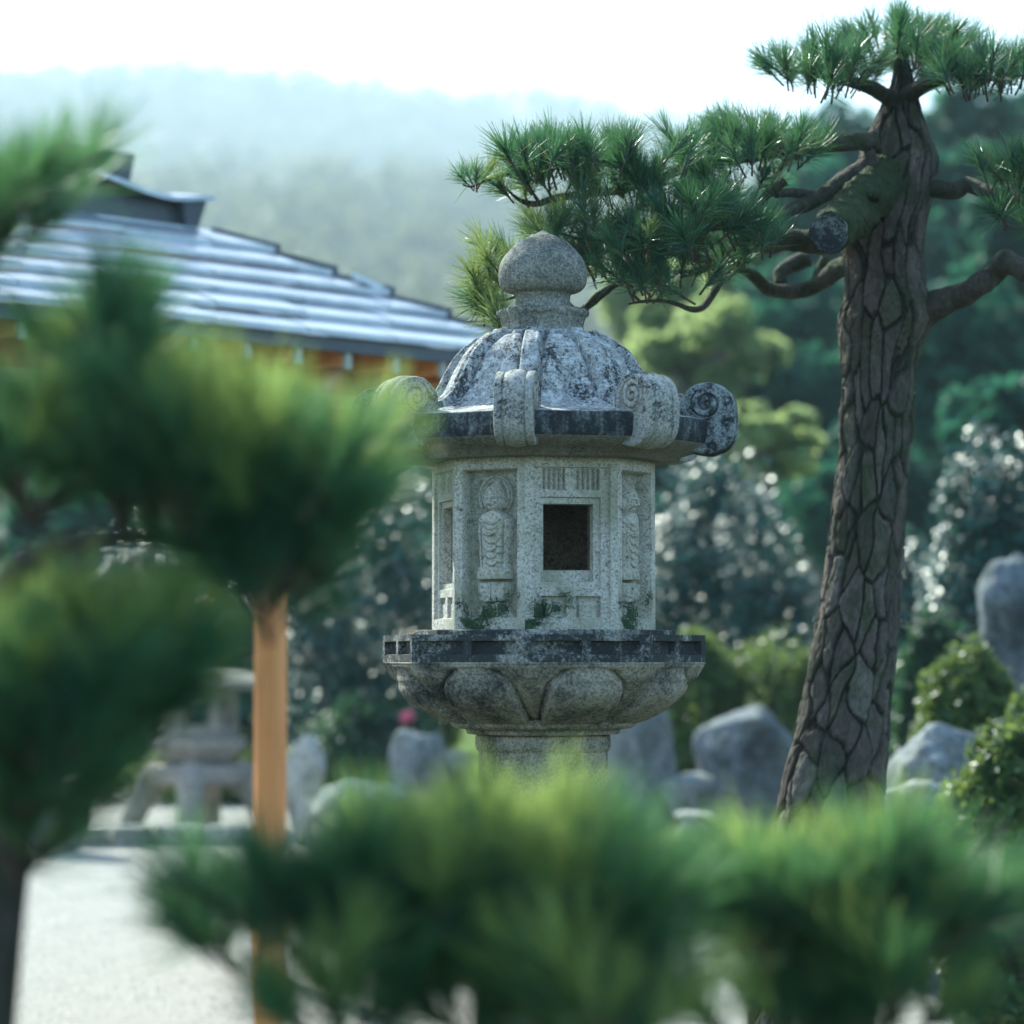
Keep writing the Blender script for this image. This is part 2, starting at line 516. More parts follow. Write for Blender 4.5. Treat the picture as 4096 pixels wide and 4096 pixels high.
# ------------------------------------------------------------------ the main stone lantern
def build_lantern():
    LX = (2172 - 2048) / FPX * (12000 * S)
    LY = 12000 * S
    root = empty('stone_lantern', (LX, LY, 0), 'tall eight sided grey stone lantern with curled roof corners and onion finial', 'stone lantern')
    Z0 = EYE

    def Lp(name, V, F, mat, **kw):           # V in lantern pixels, z above the horizon
        V = np.asarray(V, float) * S
        V[:, 2] += Z0
        return mesh_np(name, V, F, mat, root, local=True, **kw)

    # --- finial
    pr = smooth_prof([(1, 1717), (12, 1711), (28, 1702), (62, 1688), (106, 1661), (145, 1622), (169, 1585), (178, 1545), (177, 1510), (168, 1486), (148, 1468), (117, 1459), (110, 1442), (112, 1412), (119, 1392)], 70)
    V, F = lathe(pr, 96)
    Lp('finial', V, F, M['finial_stone'])
    # --- collar with petals
    pc = [(100, 1391), (176, 1393), (181, 1390), (183, 1382), (181, 1372), (172, 1360), (167, 1345), (163, 1325), (160, 1297), (100, 1296)]
    pc2 = smooth_prof(pc, 60)

    def cf(az, i):
        z = pc2[i][1]
        w = smst(1390, 1360, z) * (pc2[i][0] > 120)
        ph = (az * 16 / (2 * PI)) % 1.0
        g = np.exp(-((ph - .5) / .07) ** 2)
        sc = .022 * np.cos(az * 16) if z > 1365 else 0
        return 1 - .045 * g * w + sc * (pc2[i][0] > 120)
    V, F = lathe(pc2, 256, fn=cf)
    Lp('finial_collar', V, F, M['finial_stone'])

    # --- roof: octagonal dome with ribs
    A0 = R(-9)
    corner = [(150, 1302), (185, 1301), (200, 1290), (208, 1279), (240, 1273), (272, 1254), (312, 1226), (344, 1194), (380, 1138), (410, 1083), (434, 1046), (470, 1012), (520, 986), (580, 966), (640, 951), (690, 939)]
    cp_ = smooth_prof(corner, 64)
    n = 8 * 60
    az = np.arange(n) * 2 * PI / n
    rel = (az - A0 + PI / 8) % (PI / 4) - PI / 8        # angle from the nearest corner
    V = []
    for i, (rc, z) in enumerate(cp_):
        t = i / (len(cp_) - 1)
        octa = math.cos(PI / 8) / np.cos(np.abs(rel) - PI / 8)
        blend = smst(.1, .5, t)
        r = rc * (1 + blend * (octa - 1))
        d = rc * np.abs(np.sin(rel))                     # distance to the rib line
        hw = 36 + 8 * t
        amp = smst(.06, .12, t) * (1 - .5 * smst(.85, 1, t))
        rib = 24 * (1 - smst(hw * .78, hw * 1.0, d)) + 3 * np.exp(-((d - hw * .62) / 6) ** 2)
        rib -= 20 * np.exp(-((d - hw * 1.14) / 8) ** 2)
        # shoulder of each panel: panels swell just under the disc
        panel = 9 * smst(hw * 1.3, hw * 2.0, d) * np.exp(-((t - .38) / .22) ** 2)
        sag = -24 * smst(hw, hw * 3, d) * np.exp(-((t - .74) / .16) ** 2)
        off = (rib + panel + sag) * amp
        r2 = r + off * (1 - .35 * t)
        z2 = z + off * .5
        V.append(np.stack([np.sin(az) * r2, -np.cos(az) * r2, z2], 1))
    # fascia and soffit rings
    nb = len(cp_)

    def ring(rc, z, ro=1.0):
        octa = math.cos(PI / 8) / np.cos(np.abs(rel) - PI / 8)
        return np.stack([np.sin(az) * rc * octa, -np.cos(az) * rc * octa, np.full(n, z, float)], 1)
    for rc, z in [(694, 933), (695, 926), (693, 880), (688, 856), (682, 846), (672, 838), (650, 824), (600, 806), (556, 794), (548, 779), (540, 776), (420, 776), (300, 776)]:
        V.append(ring(rc, z))
    Vall = np.concatenate(V)
    F = grid_faces(n, len(V), True)[:, ::-1]
    row = np.repeat(np.arange(len(V) - 1), n)
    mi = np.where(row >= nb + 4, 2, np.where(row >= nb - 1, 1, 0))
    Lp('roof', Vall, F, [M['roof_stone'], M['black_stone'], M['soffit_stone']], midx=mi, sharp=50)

    # --- eight scrolls at the roof corners
    prof = [(560, 955), (558, 990), (564, 1026), (588, 1056), (619, 1078), (658, 1086), (704, 1079), (743, 1053), (767, 1018), (777, 964), (776, 887), (760, 846), (728, 818), (684, 803), (645, 806), (600, 816)]
    pr = smooth_prof(prof, 75)
    inner = [(590, 850), (578, 900), (570, 930)]
    out2 = np.vstack([pr, np.array(inner, float)])
    HW = 75
    # widthwise section: (w, inset) outer band with two grooves
    ws = np.array([-75, -73, -66, -47, -42, -38, -20, 0, 20, 38, 42, 47, 66, 73, 75])
    ins = np.array([9, 3, 0, 1, 7, 1, -5, -7, -5, 1, 7, 1, 0, 3, 9])
    cen = np.array([670, 930.0])
    nrm = np.gradient(np.vstack([pr[:1], pr, pr[-1:]]), axis=0)[1:-1]
    nrm = np.stack([nrm[:, 1], -nrm[:, 0]], 1); nrm /= np.linalg.norm(nrm, axis=1)[:, None]
    sgn = np.sign(((pr - cen) * nrm).sum(1)); nrm *= np.where(sgn == 0, 1, sgn)[:, None]
    Vb = []
    for w, s_ in zip(ws, ins):
        q = pr - nrm * s_
        Vb.append(np.stack([np.full(len(q), w, float), -q[:, 0], q[:, 1]], 1))
    Vb = np.concatenate(Vb)
    Fb = grid_faces(len(pr), len(ws))
    # side plates with spiral relief, polar grid about the spiral centre
    sc = np.array([662, 1003.0])
    poly = out2 - nrm.mean(0) * 0
    na, nr = 120, 46
    th = np.arange(na) * 2 * PI / na
    # radius of the outline from sc by angle
    pa = np.arctan2(out2[:, 1] - sc[1], out2[:, 0] - sc[0]); pd = np.hypot(out2[:, 0] - sc[0], out2[:, 1] - sc[1])
    dense = []
    for i in range(len(out2)):
        a, b = out2[i], out2[(i + 1) % len(out2)]
        for k in np.linspace(0, 1, 12)[:-1]: dense.append(a + (b - a) * k)
    dense = np.array(dense)
    da = np.arctan2(dense[:, 1] - sc[1], dense[:, 0] - sc[0]); dd = np.hypot(dense[:, 0] - sc[0], dense[:, 1] - sc[1])
    rad = np.array([dd[np.argmin(np.abs((da - t_ + PI) % (2 * PI) - PI))] for t_ in th])
    rad = np.maximum(rad - 8, 20)
    side = []
    for j in range(nr):
        f = j / (nr - 1)
        rr = np.minimum(rad * f, rad)
        # spiral groove: r = a + b*theta
        x = rr
        pitch = 30.0
        ph = ((x / pitch) + th / (2 * PI)) % 1.0
        inside = 1 - smst(58, 66, x)
        g = (np.exp(-((ph - .5) / .13) ** 2)) * inside
        rim = smst(60, 68, x) * (1 - smst(rad - 26, rad - 20, x))
        h = -20 * g - 9 * rim + 3 * (1 - smst(0, 40, x))
        side.append(np.stack([73 + h * .9, -(sc[0] + np.cos(th) * rr), sc[1] + np.sin(th) * rr], 1))
    sv_ = np.concatenate(side)
    Fs = grid_faces(na, nr, True)
    sv2 = sv_.copy(); sv2[:, 0] *= -1
    V1, F1 = join([(Vb, Fb), (sv_, Fs[:, ::-1]), (sv2, Fs)])
    first = None
    for k in range(8):
        ang = A0 + k * PI / 4
        m = M['scroll_dark'] if k in (2, 6) else M['scroll_stone']
        if first is None:
            o = Lp('corner_scroll', V1, F1, m, sharp=40)
            first = o
        else:
            o = copy_obj(first)
            if k in (2, 6):
                o.data = first.data.copy(); o.data.materials[0] = m
        # Lp shifted by Z0 in the mesh, so rotation about the axis is safe
        o.rotation_euler = (0, 0, ang)
        if k in (2, 6): o['label'] = 'roof scroll with black staining'

    # --- light chamber
    ZB, ZT = 108, 778
    H = ZT - ZB
    RC = 452.0
    AW, AB = R(24.5), R(20.5)              # half angles of window and figure faces
    centre_w = R(15)

    def face_frame(azm, half):
        nrm_ = np.array([math.sin(azm), -math.cos(azm), 0]); tan = np.array([math.cos(azm), math.sin(azm), 0])
        ap = RC * math.cos(half); w = 2 * RC * math.sin(half)
        return nrm_, tan, ap, w

    def lines(edges, lo, hi, step, e=1.6):
        L = {lo, hi}
        for x in edges:
            L.add(round(x - e, 3)); L.add(round(x + e, 3))
        L = sorted(v for v in L if lo <= v <= hi)
        out = [L[0]]
        for v in L[1:]:
            k = max(1, int(round((v - out[-1]) / step)))
            a = out[-1]
            for j in range(1, k + 1): out.append(a + (v - a) * j / k)
        return np.array(out)

    def rect(X, Z, x0, x1, z0, z1):
        return (X > x0) & (X < x1) & (Z > z0) & (Z < z1)

    # window face
    nrm_, tan, ap, w = face_frame(0, AW)
    for k in range(4):
        azm = centre_w + k * PI / 2
        opened = k in (0, 1, 3)
        nrm_, tan, ap, w = face_frame(azm, AW)
        fl_edges = []
        xl = lines([38, 344, 66, 165, 203, 304, 67, 308, 82, 281, 68, 171, 209, 309], 0, w, 5)
        zl = lines([45, 628, 543, 623, 512, 162, 486, 186, 230, 128, 47], 0, H, 12)
        X, Zz = np.meshgrid(xl, zl)
        h = np.zeros_like(X)
        h[rect(X, Zz, 38, 344, 45, 628)] = -13
        for (a, b) in ((66, 165), (203, 304)):
            m_ = rect(X, Zz, a, b, 543, 623)
            ph = ((X - a) / (b - a) * 5) % 1
            h[m_] = (-34 + 20 * np.clip(1.3 * (1 - ph), 0, 1))[m_]
        h[rect(X, Zz, 67, 308, 162, 512)] = -26
        for (a, b) in ((68, 171), (209, 309)):
            h[rect(X, Zz, a, b, 47, 128)] = -36
            h[rect(X, Zz, a + 16, b - 16, 47, 110)] = -22
        op = rect(X, Zz, 82, 281, 186, 486)
        h[op] = -64 if opened else -60
        # little wear
        for a_ in range(h.shape[0]):
            for b_ in range(h.shape[1]):
                h[a_, b_] += 1.1 * mnoise.noise(Vector((X[a_, b_] * .03, Zz[a_, b_] * .03, k * 9.1)))
        h[:, 0] = 0; h[:, -1] = 0
        pts = nrm_[None, None] * (ap + h)[..., None] + tan[None, None] * (X - w / 2)[..., None] + np.array([0, 0, 1]) * (Zz + ZB)[..., None]
        Vw = pts.reshape(-1, 3)
        F = grid_faces(len(xl), len(zl))
        if opened:
            cx = .5 * (X[:-1, :-1] + X[1:, 1:]).ravel(); cz = .5 * (Zz[:-1, :-1] + Zz[1:, 1:]).ravel()
            hole = (cx > 84) & (cx < 279) & (cz > 230) & (cz < 484.5)
            F = F[~hole]
        Lp('window_panel', Vw, F, M['chamber_stone'], sharp=60)
        if opened:
            # reveal going in
            z0, z1, x0, x1 = 230, 485, 83.5, 279.5
            q = []
            for dep in (-60, -95):
                for (a, b) in ((x0, z0), (x1, z0), (x1, z1), (x0, z1)):
                    q.append(nrm_ * (ap + dep) + tan * (a - w / 2) + np.array([0, 0, b + ZB]))
            Fr = np.array([[0, 1, 5, 4], [1, 2, 6, 5], [2, 3, 7, 6], [3, 0, 4, 7]])
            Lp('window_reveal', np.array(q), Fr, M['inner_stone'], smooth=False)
    # inner wall of the chamber, brown stone, with openings for the windows
    Vi, Fi = [], []
    for k in range(8):
        win = k % 2 == 0
        azm = centre_w + k * PI / 4
        half = AW if win else AB
        nrm_, tan, ap, w = face_frame(azm, half)
        api = ap - 95; wi = w - 2 * 95 * math.tan(PI / 8)
        opened = win and (k // 2) in (0, 1, 3)
        sh = w / 2
        x0, x1 = -wi / 2, wi / 2
        rects = [(x0, x1, 0, H)]
        if opened:
            a, b, c, d = max(x0, 83.5 - sh), min(x1, 279.5 - sh), 230, 485
            rects = [(x0, x1, 0, c), (x0, x1, d, H), (x0, a, c, d), (b, x1, c, d)]
        for (a, b, c, d) in rects:
            if b - a < .5: continue
            i0 = len(Vi)
            for (p, q) in ((a, c), (b, c), (b, d), (a, d)):
                Vi.append(nrm_ * api + tan * p + np.array([0, 0, q + ZB]))
            Fi.append([i0, i0 + 3, i0 + 2, i0 + 1])
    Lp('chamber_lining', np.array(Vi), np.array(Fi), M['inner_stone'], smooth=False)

    # figure faces
    wB = 2 * RC * math.sin(AB)
    xl = lines([36, wB - 36], 0, wB, 2.3)
    zl = lines([45, 622], 0, H, 2.6)
    X, Zz = np.meshgrid(xl, zl)
    xc = wB / 2
    U = X - xc
    recess = rect(X, Zz, 36, wB - 36, 45, 622)
    h = np.where(recess, -62.0, 0.0)

    def blob(cx, cz, rx, rz, amp, p=2.0):
        d = np.clip(1 - np.abs((U - cx) / rx) ** p - np.abs((Zz - cz) / rz) ** p, 0, 1)
        return amp * np.sqrt(d)

    def line_g(dist, wdt): return np.exp(-(dist / wdt) ** 2)
    rel_ = np.zeros_like(U)
    # halo: two rings
    dh = np.hypot(U, (Zz - 520) * .93)
    upper = smst(452, 470, Zz)
    rel_ = np.maximum(rel_, 8 * (1 - smst(75, 78, dh)) * upper)
    rel_ = rel_ - 6.5 * line_g(dh - 66, 4) * upper
    rel_ = rel_ - 3 * line_g(dh - 54, 3) * upper
    # body silhouette half width by height
    bz = np.array([196, 215, 250, 300, 350, 400, 430, 448, 460])
    bw = np.array([84, 80, 70, 69, 76, 80, 74, 56, 22])
    hwid = np.interp(Zz, bz, bw, left=0, right=0) + 2.5 * np.sin(Zz * .09)
    body = 21 * np.sqrt(np.clip(1 - (np.abs(U) / np.maximum(hwid, 1)) ** 4, 0, 1)) * (hwid > 3) * (Zz > 190)
    # drapery folds: nested U curves, and hanging sleeves
    k1 = np.exp(-(U / 46) ** 2)
    for (cx, z0, cur, am, wd, hw_) in [(0, 405, .012, 4, 4.5, 42), (-4, 385, .014, 3.2, 4, 40), (-8, 360, .014, 3.5, 4, 38), (2, 330, .016, 3.2, 4, 36), (-6, 300, .018, 3.6, 4.2, 34), (-2, 272, .02, 3.6, 4, 32), (0, 243, .022, 3.5, 4, 30),
                                    (34, 318, .03, 3.4, 3.6, 22), (36, 290, .03, 3.2, 3.6, 22), (-40, 280, .03, 3, 3.6, 18), (38, 256, .03, 3, 3.6, 20)]:
        d = Zz - (z0 + cur * (U - cx) ** 2)
        env = np.exp(-((U - cx) / hw_) ** 4)
        body = body - am * 1.05 * line_g(d, wd * .8) * env + am * .5 * line_g(d - 8, 5) * env
    for sx in (-1, 1):
        d = U - sx * (52 - .05 * (430 - Zz))
        body = body - 7 * line_g(d, 4) * smst(230, 260, Zz) * (1 - smst(405, 425, Zz))
    # crossed hands
    body = body + 5 * np.exp(-((U - 4) / 22) ** 2 - ((Zz - 372) / 12) ** 2)
    # hem scallops
    body = body + 2.5 * np.sin(U * .16) * np.exp(-((Zz - 205) / 12) ** 2)
    out = np.exp(-((np.abs(U) - hwid - 3) / 4.5) ** 2) * (Zz > 195) * (Zz < 455)
    rel_ = np.maximum(rel_, body) - 7 * out
    # neck, head, ears, topknot
    rel_ = np.maximum(rel_, blob(0, 462, 24, 22, 14))
    head = blob(0, 512, 43, 56, 27, 2.6)
    head = head + 0
    for sx in (-1, 1):
        head = np.maximum(head, blob(sx * 41, 498, 8, 30, 13))
        # eye: lid bulge and slit; brow
        head = head + 2.6 * np.exp(-((U - sx * 15) / 9) ** 2 - ((Zz - 513) / 5.5) ** 2)
        head = head - 6 * line_g(Zz - (508 + .02 * (U - sx * 15) ** 2), 2.8) * np.exp(-((U - sx * 15) / 10) ** 4)
        head = head - 4 * line_g(Zz - (524 - .018 * (U - sx * 15) ** 2), 2.2) * np.exp(-((U - sx * 15) / 13) ** 4)
    head = head + 5.5 * np.exp(-(U / 4.5) ** 2) * smst(486, 492, Zz) * (1 - smst(508, 526, Zz))
    head = head + 3 * np.exp(-(U / 8) ** 2 - ((Zz - 490) / 4) ** 2)
    head = head - 6 * line_g(Zz - (479 + .01 * U ** 2), 2.6) * np.exp(-(U / 11) ** 4) + 2.4 * np.exp(-(U / 10) ** 2 - ((Zz - 474) / 4) ** 2)
    head = head - 3 * line_g(Zz - (540 - .006 * U ** 2 + 1.5 * np.sin(U * .4)), 2.2) * np.exp(-(U / 36) ** 6)
    eh = (np.abs(U / 44) ** 2.2 + np.abs((Zz - 512) / 58) ** 2.2) ** (1 / 2.2)
    rel_ = rel_ - 8 * np.exp(-((eh - 1.06) / .09) ** 2) * (Zz > 462)
    rel_ = np.maximum(rel_, head * (head > 0))
    rel_ = np.maximum(rel_, blob(0, 562, 20, 20, 13))
    # lotus pedestal and base
    pw = np.interp(Zz, [46, 60, 100, 106, 112, 150, 176, 186], [90, 84, 58, 56, 70, 82, 84, 70], left=0, right=0)
    ped = 20 * np.sqrt(np.clip(1 - (np.abs(U) / np.maximum(pw, 1)) ** 3, 0, 1)) * (pw > 1)
    ped = ped - 6 * line_g(Zz - 104, 3.5) - 3.5 * line_g(Zz - (184 + 4 * np.cos(U * .11)), 3)
    ped = ped - 6 * (np.abs(np.sin(U * .055)) < .12) * smst(108, 116, Zz) - 4.5 * (np.abs(np.cos(U * .048)) < .1) * (Zz < 100)
    ped = ped + 3 * np.cos(U * .11) * ((Zz > 112) & (Zz < 182))
    rel_ = np.maximum(rel_, ped * (ped > 0))
    h = np.where(recess, h + rel_ * 2.35, h)
    rn = np.zeros_like(h)
    for a_ in range(0, h.shape[0]):
        for b_ in range(0, h.shape[1]):
            rn[a_, b_] = mnoise.noise(Vector((X[a_, b_] * .05, Zz[a_, b_] * .05, 3.3)))
    h = h + rn * np.where(recess, 1.6, .8)
    h[:, 0] = 0; h[:, -1] = 0
    firstf = None
    for k in range(4):
        azm = R(15) + PI / 4 + k * PI / 2
        nrm_, tan, ap, w = face_frame(0, AB)
        if firstf is None:
            pts = nrm_[None, None] * (ap + h)[..., None] + tan[None, None] * U[..., None] + np.array([0, 0, 1]) * (Zz + ZB)[..., None]
            al = ((rel_ < 3) & recess).astype(float)  # painted darkening kept to the sunk ground behind the figure
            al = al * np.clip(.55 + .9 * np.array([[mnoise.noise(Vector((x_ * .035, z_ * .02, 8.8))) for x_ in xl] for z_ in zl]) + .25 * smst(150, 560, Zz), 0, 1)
            o = Lp('figure_panel', pts.reshape(-1, 3), grid_faces(len(xl), len(zl)), M['figure_stone'], attr={'algae_shade': np.repeat(al.reshape(-1, 1), 4, 1)})
            firstf = o
        else:
            o = copy_obj(firstf)
        o.rotation_euler = (0, 0, azm)
        o['label'] = 'carved panel with a standing robed figure on a lotus base'

    # --- step and platform with sunk panels
    def octring(Rc, z, a0, n_=8):
        a = a0 + np.arange(8) * PI / 4
        return np.stack([np.sin(a) * Rc, -np.cos(a) * Rc, np.full(8, z)], 1)
    AP = R(-7)
    rings = [octring(200, 108.5, AP), octring(524, 108.5, AP), octring(528, 105, AP), octring(528, 88, AP)]
    o = Lp('chamber_base_step', np.concatenate(rings), grid_faces(8, 4, True)[:, ::-1], M['platform_stone'], smooth=False)
    RP = 648.0
    Vp, Fp = [], []
    w = 2 * RP * math.sin(PI / 8); ap = RP * math.cos(PI / 8)
    hgt = 106.0
    for k in range(8):
        azm = AP + PI / 8 + k * PI / 4
        nn = np.array([math.sin(azm), -math.cos(azm), 0]); tt = np.array([math.cos(azm), math.sin(azm), 0])
        ed = [36, w / 2 - 20, w / 2 + 20, w - 36]
        xl_ = lines(ed, 0, w, 16, 2); zl_ = lines([30, 80], 0, hgt, 14, 2)
        Xp, Zp = np.meshgrid(xl_, zl_)
        hp = np.zeros_like(Xp)
        for (a, b) in ((ed[0], ed[1]), (ed[2], ed[3])):
            hp[rect(Xp, Zp, a, b, 30, 80)] = -28
        for a_ in range(hp.shape[0]):
            for b_ in range(hp.shape[1]):
                hp[a_, b_] += 2.0 * mnoise.noise(Vector((Xp[a_, b_] * .03, Zp[a_, b_] * .04, k * 5.7)))
        hp[:, 0] = 0; hp[:, -1] = 0
        pts = nn * (ap + hp)[..., None] + tt * (Xp - w / 2)[..., None] + np.array([0, 0, 1]) * (Zp - 18)[..., None]
        f = grid_faces(len(xl_), len(zl_)) + len(Vp)
        Vp.extend(pts.reshape(-1, 3)); Fp.append(f)
        # top wedge to the centre
        i0 = len(Vp)
        for q in (nn * ap - tt * w / 2, nn * ap + tt * w / 2, nn * ap * .3 + tt * w * .15, nn * ap * .3 - tt * w * .15):
            Vp.append(q + np.array([0, 0, 88]))
        Fp.append(np.array([[i0, i0 + 1, i0 + 2, i0 + 3]]))
    Lp('platform', np.array(Vp), np.concatenate(Fp), M['platform_stone'], sharp=50)

    # --- lotus bowl
    prof = smooth_prof([(560, -16), (632, -18), (634, -30), (629, -40), (604, -60), (580, -84), (556, -116), (524, -150), (494, -175), (458, -199), (410, -225), (362, -241)], 80)
    n = 768
    az = np.arange(n) * 2 * PI / n
    Vl = []
    pn = np.gradient(prof, axis=0); pn = np.stack([-pn[:, 1], pn[:, 0]], 1); pn /= np.linalg.norm(pn, axis=1)[:, None]
    pn *= np.sign(pn[:, :1] * 1 + 1e-9)
    rel_ = (az - R(17) + PI / 8) % (PI / 4) - PI / 8
    reld = np.degrees(np.abs(rel_))
    rel2 = (az - R(17)) % (PI / 4) - PI / 8
    rel2d = np.degrees(np.abs(rel2))
    for i, (r, z) in enumerate(prof):
        t = np.clip((-z - 34) / 205, 0, 1)
        wmain = 13.2 + 5.5 * t
        tip = math.sqrt(max(0, 1 - ((.34 - t) / .32) ** 2)) if t < .34 else 1.0
        if t < .03: tip = 0
        wm = wmain * tip
        main = smst(wm + .5, wm - .7, reld) if wm > .5 else np.zeros(n)
        bul = np.clip(1 - (reld / max(wm, 1)) ** 2, 0, 1)
        lift = main * (24 + 24 * np.sqrt(bul) * math.sin(PI * min(1, .22 + t * .78)) ** .8)
        lift = lift - 20 * np.exp(-((reld - wm - 1.0) / .7) ** 2) * (tip > .2)
        lift = lift + 6 * np.exp(-((reld - wm + 1.6) / .8) ** 2) * (tip > .2)
        # rear petals between
        w2 = 11.5 * (1 - .72 * t)
        rear = 17 * (1 - smst(w2 - .4, w2 + .6, rel2d)) * (1 - main)
        rear = rear + 12 * np.clip(1 - (rel2d / max(w2, .5)) ** 2, 0, 1) * (1 - main)
        lift = lift + rear * (1 - t)
        lip = 10 * math.exp(-((z + 34) / 14) ** 2) * np.cos(az * 8 - R(17) * 8) * (z > -60)
        octa = math.cos(PI / 8) / np.cos(np.abs((az - AP + PI / 8) % (PI / 4) - PI / 8) - PI / 8)
        r1 = r * (1 + (1 - smst(.05, .5, t)) * (octa * 1.02 - 1))
        sw = float(smst(-40, -62, z))
        rr = r1 + (lift * sw + lip * .3) * pn[i][0] * .9 - 12 * sw
        zz = z + lift * pn[i][1] * .9 * sw
        Vl.append(np.stack([np.sin(az) * rr, -np.cos(az) * rr, np.broadcast_to(zz, (n,))], 1))
    Lp('lotus_bowl', np.concatenate(Vl), grid_faces(n, len(prof), True)[:, ::-1], M['bowl_stone'])
    # rings and column
    V, F = lathe(smooth_prof([(355, -240), (366, -246), (370, -258), (366, -270), (350, -280), (318, -284), (308, -288), (306, -298), (300, -304), (262, -306)], 46), 96)
    Lp('bowl_ring', V, F, M['bowl_stone'])
    V, F = lathe(smooth_prof([(250, -305), (266, -309), (270, -320), (271, -340), (268, -360), (258, -374), (248, -378)], 30), 96)
    Lp('column_ring', V, F, M['bowl_stone'])
    V, F = lathe(smooth_prof([(250, -376), (258, -386), (257, -700), (256, -1180), (254, -1210), (268, -1222), (276, -1250), (268, -1278), (254, -1290), (256, -1500), (258, -2250), (300, -2260), (420, -2300), (520, -2400), (560, -2500), (570, -2609)], 120), 72)
    Lp('column', V, F, M['bowl_stone'])
    # fallen needle on the platform
    a = np.array([-533, -20, 93.]); b = np.array([-462, -20, 113.])
    V, F = tube(np.array([a, (a + b) / 2 + [0, 0, 2], b]) * S + np.array([LX, LY, Z0]), [.0008] * 3, 4, 2)
    nd = NT('dry_needle').base((.5, .22, .07), .6)
    o = mesh_np('pine_needle', V, F, nd); tag(o, 'single dry brown pine needle lying on the lantern platform edge', 'pine needle')


build_lantern()

# ------------------------------------------------------------------ needles
def tuft_mesh(name, n, L, wd, spread, seed, mats, twig=.05):
    """a brush of long needles round the end of a twig, pointing up +Z"""
    r = np.random.default_rng(seed)
    base_t = r.uniform(0, 1, n) ** .8
    base = np.stack([r.normal(0, .002, n), r.normal(0, .002, n), base_t * twig], 1)
    phi = r.uniform(0, 2 * PI, n)
    th = np.radians(r.uniform(6, spread, n)) * (1.15 - .5 * base_t)
    d = np.stack([np.sin(th) * np.cos(phi), np.sin(th) * np.sin(phi), np.cos(th)], 1)
    ln = L * r.uniform(.75, 1.1, n)
    side = np.cross(d, r.normal(size=(n, 3))); side /= np.linalg.norm(side, axis=1)[:, None]
    bend = np.cross(side, d) * (ln * r.uniform(-.06, .14, n))[:, None]
    p0 = base; p1 = base + d * (ln * .5)[:, None] + bend * .5; p2 = base + d * ln[:, None]
    p2[:, 2] -= ln * .03
    w = side * wd * .5
    V = np.stack([p0 - w, p0 + w, p1 - w, p1 + w, p2 - w * .3, p2 + w * .3], 1).reshape(-1, 3)
    k = np.arange(n)[:, None] * 6
    F = np.concatenate([k + np.array([[0, 1, 3, 2]]), k + np.array([[2, 3, 5, 4]])])
    mi = np.zeros(len(F), int)
    # twig
    tv, tf = tube(np.array([[.002, 0, -.022], [0, .001, twig * .5], [0, 0, twig * 1.1]]), [.0026, .0024, .0018], 6, 2)
    F2 = tf + len(V)
    V = np.vstack([V, tv]); F = np.vstack([F, F2]); mi = np.concatenate([mi, np.ones(len(tf), int)])
    return V, F, mi


def orient(d, roll):
    d = np.array(d, float); d /= np.linalg.norm(d)
    q = Vector(d).to_track_quat('Z', 'Y').to_matrix()
    return np.array(q) @ rotz(roll)


M['needle'] = leafmat('pine_needles', (.012, .065, .045), (.07, .2, .11), .36, .5, .3, (.16, .36, .09), 2.5, None, .97)
M['needle_lit'] = leafmat('sunlit_pine_needles', (.04, .11, .05), (.16, .25, .07), .35, .5, .4, (.42, .52, .14), 2.5)  # yellow-green copy of the pine needles, sunlight put into the colour
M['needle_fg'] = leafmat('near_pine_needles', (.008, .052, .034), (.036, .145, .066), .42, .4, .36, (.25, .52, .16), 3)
M['needle_fg_lit'] = leafmat('near_sunlit_pine_needles', (.045, .15, .05), (.15, .28, .06), .45, .35, .5, (.62, .74, .19), 3)  # lit copy of the near needles, sunlight put into the colour
M['twig'] = simple('twig_bark', (.05, .035, .025), (.12, .085, .06), 60, .85)


def bark_mat(name, attr=None, moss=.0, c1=(.045, .036, .03), c2=(.16, .14, .125)):
    t = NT(name)
    co = t.coord((1, 1, .45))
    n = t.noise(co, 40, 8, .75)
    base = t.ramp(n, [(.3, c1), (.7, c2)])
    if attr:
        at = t.new('ShaderNodeAttribute'); at.attribute_name = attr
        base = t.mix(.72, base, at.outputs['Color'])
        base = t.mix(t.ramp(n, [(.35, .35), (.6, 0.0)]), base, (.02, .018, .016))
    if moss:
        mn = t.noise(t.coord(), 9, 7, .7)
        base = t.mix(t.ramp(mn, [(.5 - moss * .2, 0.0), (.68 - moss * .2, .75)]), base, (.035, .06, .02))
    vo = t.new('ShaderNodeTexVoronoi'); vo.feature = 'DISTANCE_TO_EDGE'; vo.inputs['Scale'].default_value = 42; t.link(co, vo.inputs['Vector'])
    hgt = t.math('ADD', t.noise(co, 150, 6, .8), t.math('MULTIPLY', t.ramp(vo.outputs['Distance'], [(0, 0.0), (.12, 1.0)]), .9 if not attr else .15))
    t.bump(hgt, .8, .006)
    return t.base(base, .9, .2)


M['bark'] = bark_mat('pine_bark', 'plate', .08)
M['branch_bark'] = bark_mat('pine_branch_bark', None, .4)
M['mossy_bark'] = bark_mat('mossy_branch_bark', None, .9, (.03, .035, .02), (.11, .13, .07))
M['cut_wood'] = granite('weathered_cut_wood', light=(.25, .28, .28), mid=(.09, .11, .12), dark=(.03, .04, .05), grain=300, stain=.56, stain_scale=22, width=.07, bump=.4)


